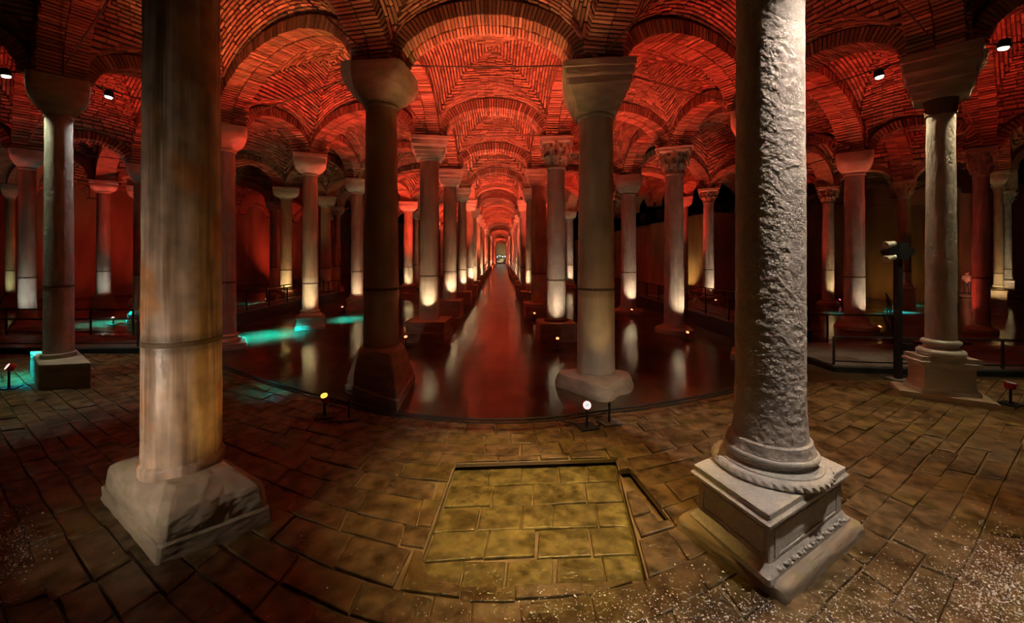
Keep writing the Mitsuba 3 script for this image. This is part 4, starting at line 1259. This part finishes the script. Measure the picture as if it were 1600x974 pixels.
R_FRONT = [(8.95, 11.2), (10.8, 10.95), (13.0, 10.75), (17.5, 10.6)]
walkway('grey tiled walkway crossing behind the moulded pedestal column', [*R_FRONT, (17.5, 13.6), (15.4, 13.7), (13.0, 13.9), (11.0, 14.1), (8.95, 14.2)], 0.15)
railing('thin black railing on the near edge of the grey right walkway', [(8.98, 11.25), (10.8, 11.0), (13.0, 10.8), (17.5, 10.65)], 0.165, 0.75)
railing('thin black railing on the back edge of the right walkway, meeting at a corner post', [(9.0, 14.1), (11.0, 14.05), (13.0, 13.85)], 0.165, 0.95)
walkway('dark raised walkway running back along the right side of the water', [(8.75, 14.25), (10.6, 14.25), (10.6, 27), (8.75, 27)], 0.58)
railing('black railing of the raised right walkway, on its water side', [(8.8, 14.3), (8.8, 27)], 0.595, 0.85)
railing('black railing of the raised right walkway, on its wall side', [(10.55, 14.3), (10.55, 27)], 0.595, 0.85)
walkway('dark ramp leading back between the bowl capital column and the lamp post', [(13.3, 14.0), (15.6, 13.85), (21.6, 21.0), (20.0, 21.8)], 0.2)
railing('black railing on the left side of the dark ramp', [(13.4, 14.1), (20.05, 21.7)], 0.215, 0.95)
L_FRONT = [(-18.5, 13.35), (-14.0, 13.3), (-11.75, 13.45)]
walkway('dark walkway crossing behind the box pedestal column at left', [*L_FRONT, (-11.75, 15.3), (-18.5, 15.5)], 0.15)
railing('thin black railing on the back edge of the left walkway', [(-18.4, 15.45), (-13.6, 15.35)], 0.165, 0.95)
railing('thin black railing on the near edge of the left walkway', [(-18.4, 13.42), (-14.0, 13.37), (-11.8, 13.5)], 0.165, 0.9)
walkway('dark raised walkway running back along the left side of the water', [(-13.0, 15.5), (-11.7, 15.5), (-11.7, 30), (-12.9, 30)], 0.55)
railing('black railing of the raised left walkway, on its water side', [(-11.75, 15.6), (-11.75, 30)], 0.565, 0.8)
railing('black railing of the raised left walkway, on its wall side', [(-12.95, 15.6), (-12.85, 30)], 0.565, 0.8)
walkway('grey landing far behind the moulded pedestal column, a visitor stands on it', [(33.5, 30.5), (38.0, 30.5), (38.0, 33.5), (33.5, 33.5)], 0.12)

# ------------------------------------------------------------------ lamp post
p = px(1403, 594)
key = thing('lamp_post', 'tall black post with two pale floodlights at its top before the right walkway', 'lamp post')
part(key, 'base_plate', boxm(p[0], p[1], 0.02, 0.42, 0.36, 0.04, 0.2), 'deck_board')
part(key, 'pole', boxm(p[0], p[1], 1.65, 0.12, 0.12, 3.3, 0.1), 'black_metal')
part(key, 'cross_bar', boxm(p[0] - 0.05, p[1], 3.18, 0.5, 0.08, 0.08, 0.1), 'black_metal')
part(key, 'control_box', boxm(p[0] + 0.02, p[1] - 0.02, 3.22, 0.24, 0.24, 0.42, 0.1), 'black_metal')
part(key, 'junction_box', boxm(p[0] + 0.18, p[1] - 0.05, 0.72, 0.22, 0.16, 0.4, 0.1), 'black_metal')
for zz, dx, tl in ((3.38, -0.28, -0.25), (3.05, -0.27, -0.55)):
    a = np.array([p[0] + dx, p[1] - 0.05, zz])
    f = part(key, 'floodlight', cylm(a + [0.14, 0.0, 0.03], a + [-0.06, 0, tl * 0.06], 0.065, 14, 0.085), 'grey_paint', smooth=40)
    part(f, 'front_rim', cylm(a + [-0.055, 0, tl * 0.06], a + [-0.075, 0, tl * 0.075], 0.092, 14), 'grey_paint', smooth=40)
for dx in (-0.2, 0.24):
    part(key, 'projector', cylm([p[0] + dx, p[1] - 0.1, 3.2], [p[0] + dx, p[1] + 0.15, 3.22], 0.1, 14), 'black_metal', smooth=40)

# ------------------------------------------------------------------ dark boxes by the left wall
for x, y, w, h, lab in ((397, 441, 0.95, 1.15, 'black box on the floor by the far left red wall'), (531, 428, 0.9, 1.0, 'small black box before the orange part of the left wall'), (137, 462, 1.0, 1.25, 'black box in the shadow behind the left walkway')):
    p = px(x, y)
    key = thing('equipment_box', lab, 'box')
    part(key, 'body', block(p[:2], rotv([-w / 2, w / 2], 0.3), rotv([-w / 2, -w / 2], 0.3), [(1, 0), (1, h * 0.96), (0.97, h)], rnd=0.02), 'black_metal')
    part(key, 'lid', block(p[:2], rotv([-w / 2, w / 2], 0.3), rotv([-w / 2, -w / 2], 0.3), [(1.03, h), (1.03, h + 0.05)], rnd=0.02), 'black_metal')

# ------------------------------------------------------------------ the far end of the aisle
p = np.array([0.0, 176.0])
key = thing('footbridge', 'dark footbridge crossing the far end of the central aisle', 'footbridge')
part(key, 'deck', boxm(0, 176, 0.5, 9, 1.6, 0.5), 'black_metal')
for sx in (-4, 4): part(key, 'support', boxm(sx, 176, 0.12, 0.4, 1.2, 0.5), 'black_metal')
part(key, 'parapet', boxm(0, 175.3, 1.2, 9, 0.1, 0.9), 'black_metal')
for k, (x, z) in enumerate(((-1.9, 2.6), (-0.9, 3.1), (0.4, 2.7), (1.5, 2.9), (2.3, 2.5))):
    kk = thing('bulkhead_lamp', ('leftmost', 'second from left', 'middle', 'second from right', 'rightmost')[k] + ' of the five cold white lamps above the far footbridge', 'lamp', 'cold lamps at the far end of the aisle')
    part(kk, 'bracket', boxm(x, 180.3, z, 0.2, 0.9, 0.12), 'black_metal')
    part(kk, 'globe', None, None, shape=lit(trimesh.creation.icosphere(1, 0.28).apply_translation([x, 179.7, z]), np.array([0.55, 0.8, 1.0]), 1.6))
spot([0, 172, 1.0], [0, 181, 6], WARM * np.array([0.8, 1, 0.8]), 160, 50, 35, weight=0.3)  # unseen spots, placed to light the end wall
spot([0, 174, 3.0], [0, 181, 1.5], np.array([0.4, 0.7, 1.0]), 30, 50, 35, weight=0.3)

# ------------------------------------------------------------------ a visitor


def limbs(joints, bones, fine=0.03):
    out = []
    for a, b in bones:
        (pa, ra), (pb, rb) = joints[a], joints[b]
        ss = []
        for q, r in ((pa, ra), (pb, rb)):
            ss.append(m3.Manifold.sphere(r, 16).translate(list(map(float, q))))
        out.append(m3.Manifold.batch_hull(ss))
    m = out[0]
    for o in out[1:]: m = m + o
    m = m.refine_to_length(fine)
    me = m.to_mesh()
    t = trimesh.Trimesh(me.vert_properties[:, :3], me.tri_verts, process=True)
    trimesh.smoothing.filter_taubin(t, iterations=8)
    return t


def person(label, pos, face, z):
    key = thing('person', label, 'person')
    J = {'pelvis': ((0, 0, 0.95), 0.135), 'waist': ((0, 0, 1.1), 0.12), 'chest': ((0, 0.0, 1.3), 0.14), 'neck': ((0, 0.0, 1.47), 0.055), 'chin': ((0, 0.02, 1.55), 0.06), 'head': ((0, 0.0, 1.63), 0.095), 'nose': ((0, 0.1, 1.6), 0.016),
         'eyel': ((-0.035, 0.082, 1.635), 0.014), 'eyer': ((0.035, 0.082, 1.635), 0.014)}
    for s, n in ((-1, 'l'), (1, 'r')):
        J.update({'sh' + n: ((s * 0.18, 0, 1.39), 0.062), 'el' + n: ((s * 0.24, 0.03 + 0.06 * (s > 0), 1.12), 0.045), 'wr' + n: ((s * 0.2, 0.2 + 0.02 * s, 1.02 + 0.16 * (s > 0)), 0.03), 'pa' + n: ((s * 0.17, 0.27, 1.04 + 0.18 * (s > 0)), 0.036),
                  'hip' + n: ((s * 0.09, 0, 0.92), 0.1), 'kn' + n: ((s * 0.1, 0.03 * s + 0.02, 0.5), 0.062), 'an' + n: ((s * 0.11, 0.05 * s - 0.02, 0.09), 0.042), 'to' + n: ((s * 0.13, 0.05 * s + 0.13, 0.035), 0.034)})
        for k in range(4):
            J[f'f{n}{k}'] = ((s * 0.17 + (k - 1.5) * 0.018, 0.335 - 0.008 * abs(k - 1.3), 1.03 + 0.18 * (s > 0)), 0.009)
            J[f'k{n}{k}'] = ((s * 0.17 + (k - 1.5) * 0.017, 0.295, 1.045 + 0.18 * (s > 0)), 0.01)
        J[f't{n}'] = ((s * 0.17 - s * 0.05, 0.3, 1.05 + 0.18 * (s > 0)), 0.01)
    B = [('pelvis', 'waist'), ('waist', 'chest'), ('chest', 'neck'), ('neck', 'head'), ('chin', 'head'), ('head', 'nose'), ('head', 'eyel'), ('head', 'eyer')]
    for n in 'lr':
        B += [('chest', 'sh' + n), ('sh' + n, 'el' + n), ('el' + n, 'wr' + n), ('wr' + n, 'pa' + n), ('pelvis', 'hip' + n), ('hip' + n, 'kn' + n), ('kn' + n, 'an' + n), ('an' + n, 'to' + n), ('pa' + n, 't' + n)] + [('pa' + n, f'k{n}{k}') for k in range(4)] + [(f'k{n}{k}', f'f{n}{k}') for k in range(4)]
    tw = T().translate([pos[0], pos[1], z]) @ T().rotate([0, 0, 1], math.degrees(face))
    part(key, 'body', limbs(J, B, 0.02), 'skin', smooth=True, to_world=tw)
    G = {k: (v[0], v[1] + 0.016) for k, v in J.items()}
    part(key, 'jacket', limbs(G, [('pelvis', 'waist'), ('waist', 'chest'), ('chest', 'shl'), ('chest', 'shr'), ('shl', 'ell'), ('shr', 'elr'), ('ell', 'wrl'), ('elr', 'wrr')]), 'grey_cloth', smooth=True, to_world=tw)
    part(key, 'trousers', limbs(G, [('pelvis', 'hipl'), ('pelvis', 'hipr'), ('hipl', 'knl'), ('hipr', 'knr'), ('knl', 'anl'), ('knr', 'anr')]), 'dark_cloth', smooth=True, to_world=tw)
    part(key, 'shoe', limbs(G, [('anl', 'tol')]), 'black_metal', smooth=True, to_world=tw)
    part(key, 'shoe', limbs(G, [('anr', 'tor')]), 'black_metal', smooth=True, to_world=tw)
    H = {'a': ((0, -0.03, 1.66), 0.1), 'b': ((0, -0.045, 1.57), 0.08)}
    part(key, 'hair', limbs(H, [('a', 'b')]), 'dark_cloth', smooth=True, to_world=tw)
    return key


person('visitor in a grey top and dark trousers standing far behind the moulded pedestal column', (35.8, 32.0), 2.2, 0.142)

# ------------------------------------------------------------------ white specks standing in for light glinting on the wet paving
def drops():
    q = []
    def cloud(n, x, y, sx, sy):
        q.extend(np.stack([rng.normal(x, sx, n), rng.normal(y, sy, n)], 1))
    cloud(2000, 1572, 905, 48, 44); cloud(2200, 1130, 962, 190, 36); cloud(1100, 1400, 940, 130, 45); cloud(600, 15, 850, 28, 34)
    q.extend(np.stack([rng.uniform(0, 1600, 240), rng.uniform(670, 974, 240)], 1))
    q = np.array([k for k in q if k[1] > 660])
    P = np.array([px(x, y, 0.0) for x, y in q])
    ok = np.ones(len(P), bool)
    for fp in foot + [basin]:
        fb = fp.buffer(0.09)
        ok &= np.array([not fb.contains(Point(a[0], a[1])) for a in P])
    P = P[ok]
    base = trimesh.creation.icosphere(0, 1.0)
    n = len(P)
    r = np.exp(rng.normal(math.log(0.0048), 0.35, n))
    v = base.vertices[None] * (r[:, None, None] * np.array([1, 1, 0.6])) + (P + np.array([0, 0, 0.004]))[:, None]
    f = base.faces[None] + (np.arange(n) * len(base.vertices))[:, None, None]
    return trimesh.Trimesh(v.reshape(-1, 3), f.reshape(-1, 3), process=False)


scene['water_glints'] = mikit.ply(drops(), 'glint_white', smooth=True)
labels['water_glints'] = {'label': 'tiny white specks standing in for glints of light on the wet foreground paving', 'category': 'water drops', 'kind': 'stuff'}
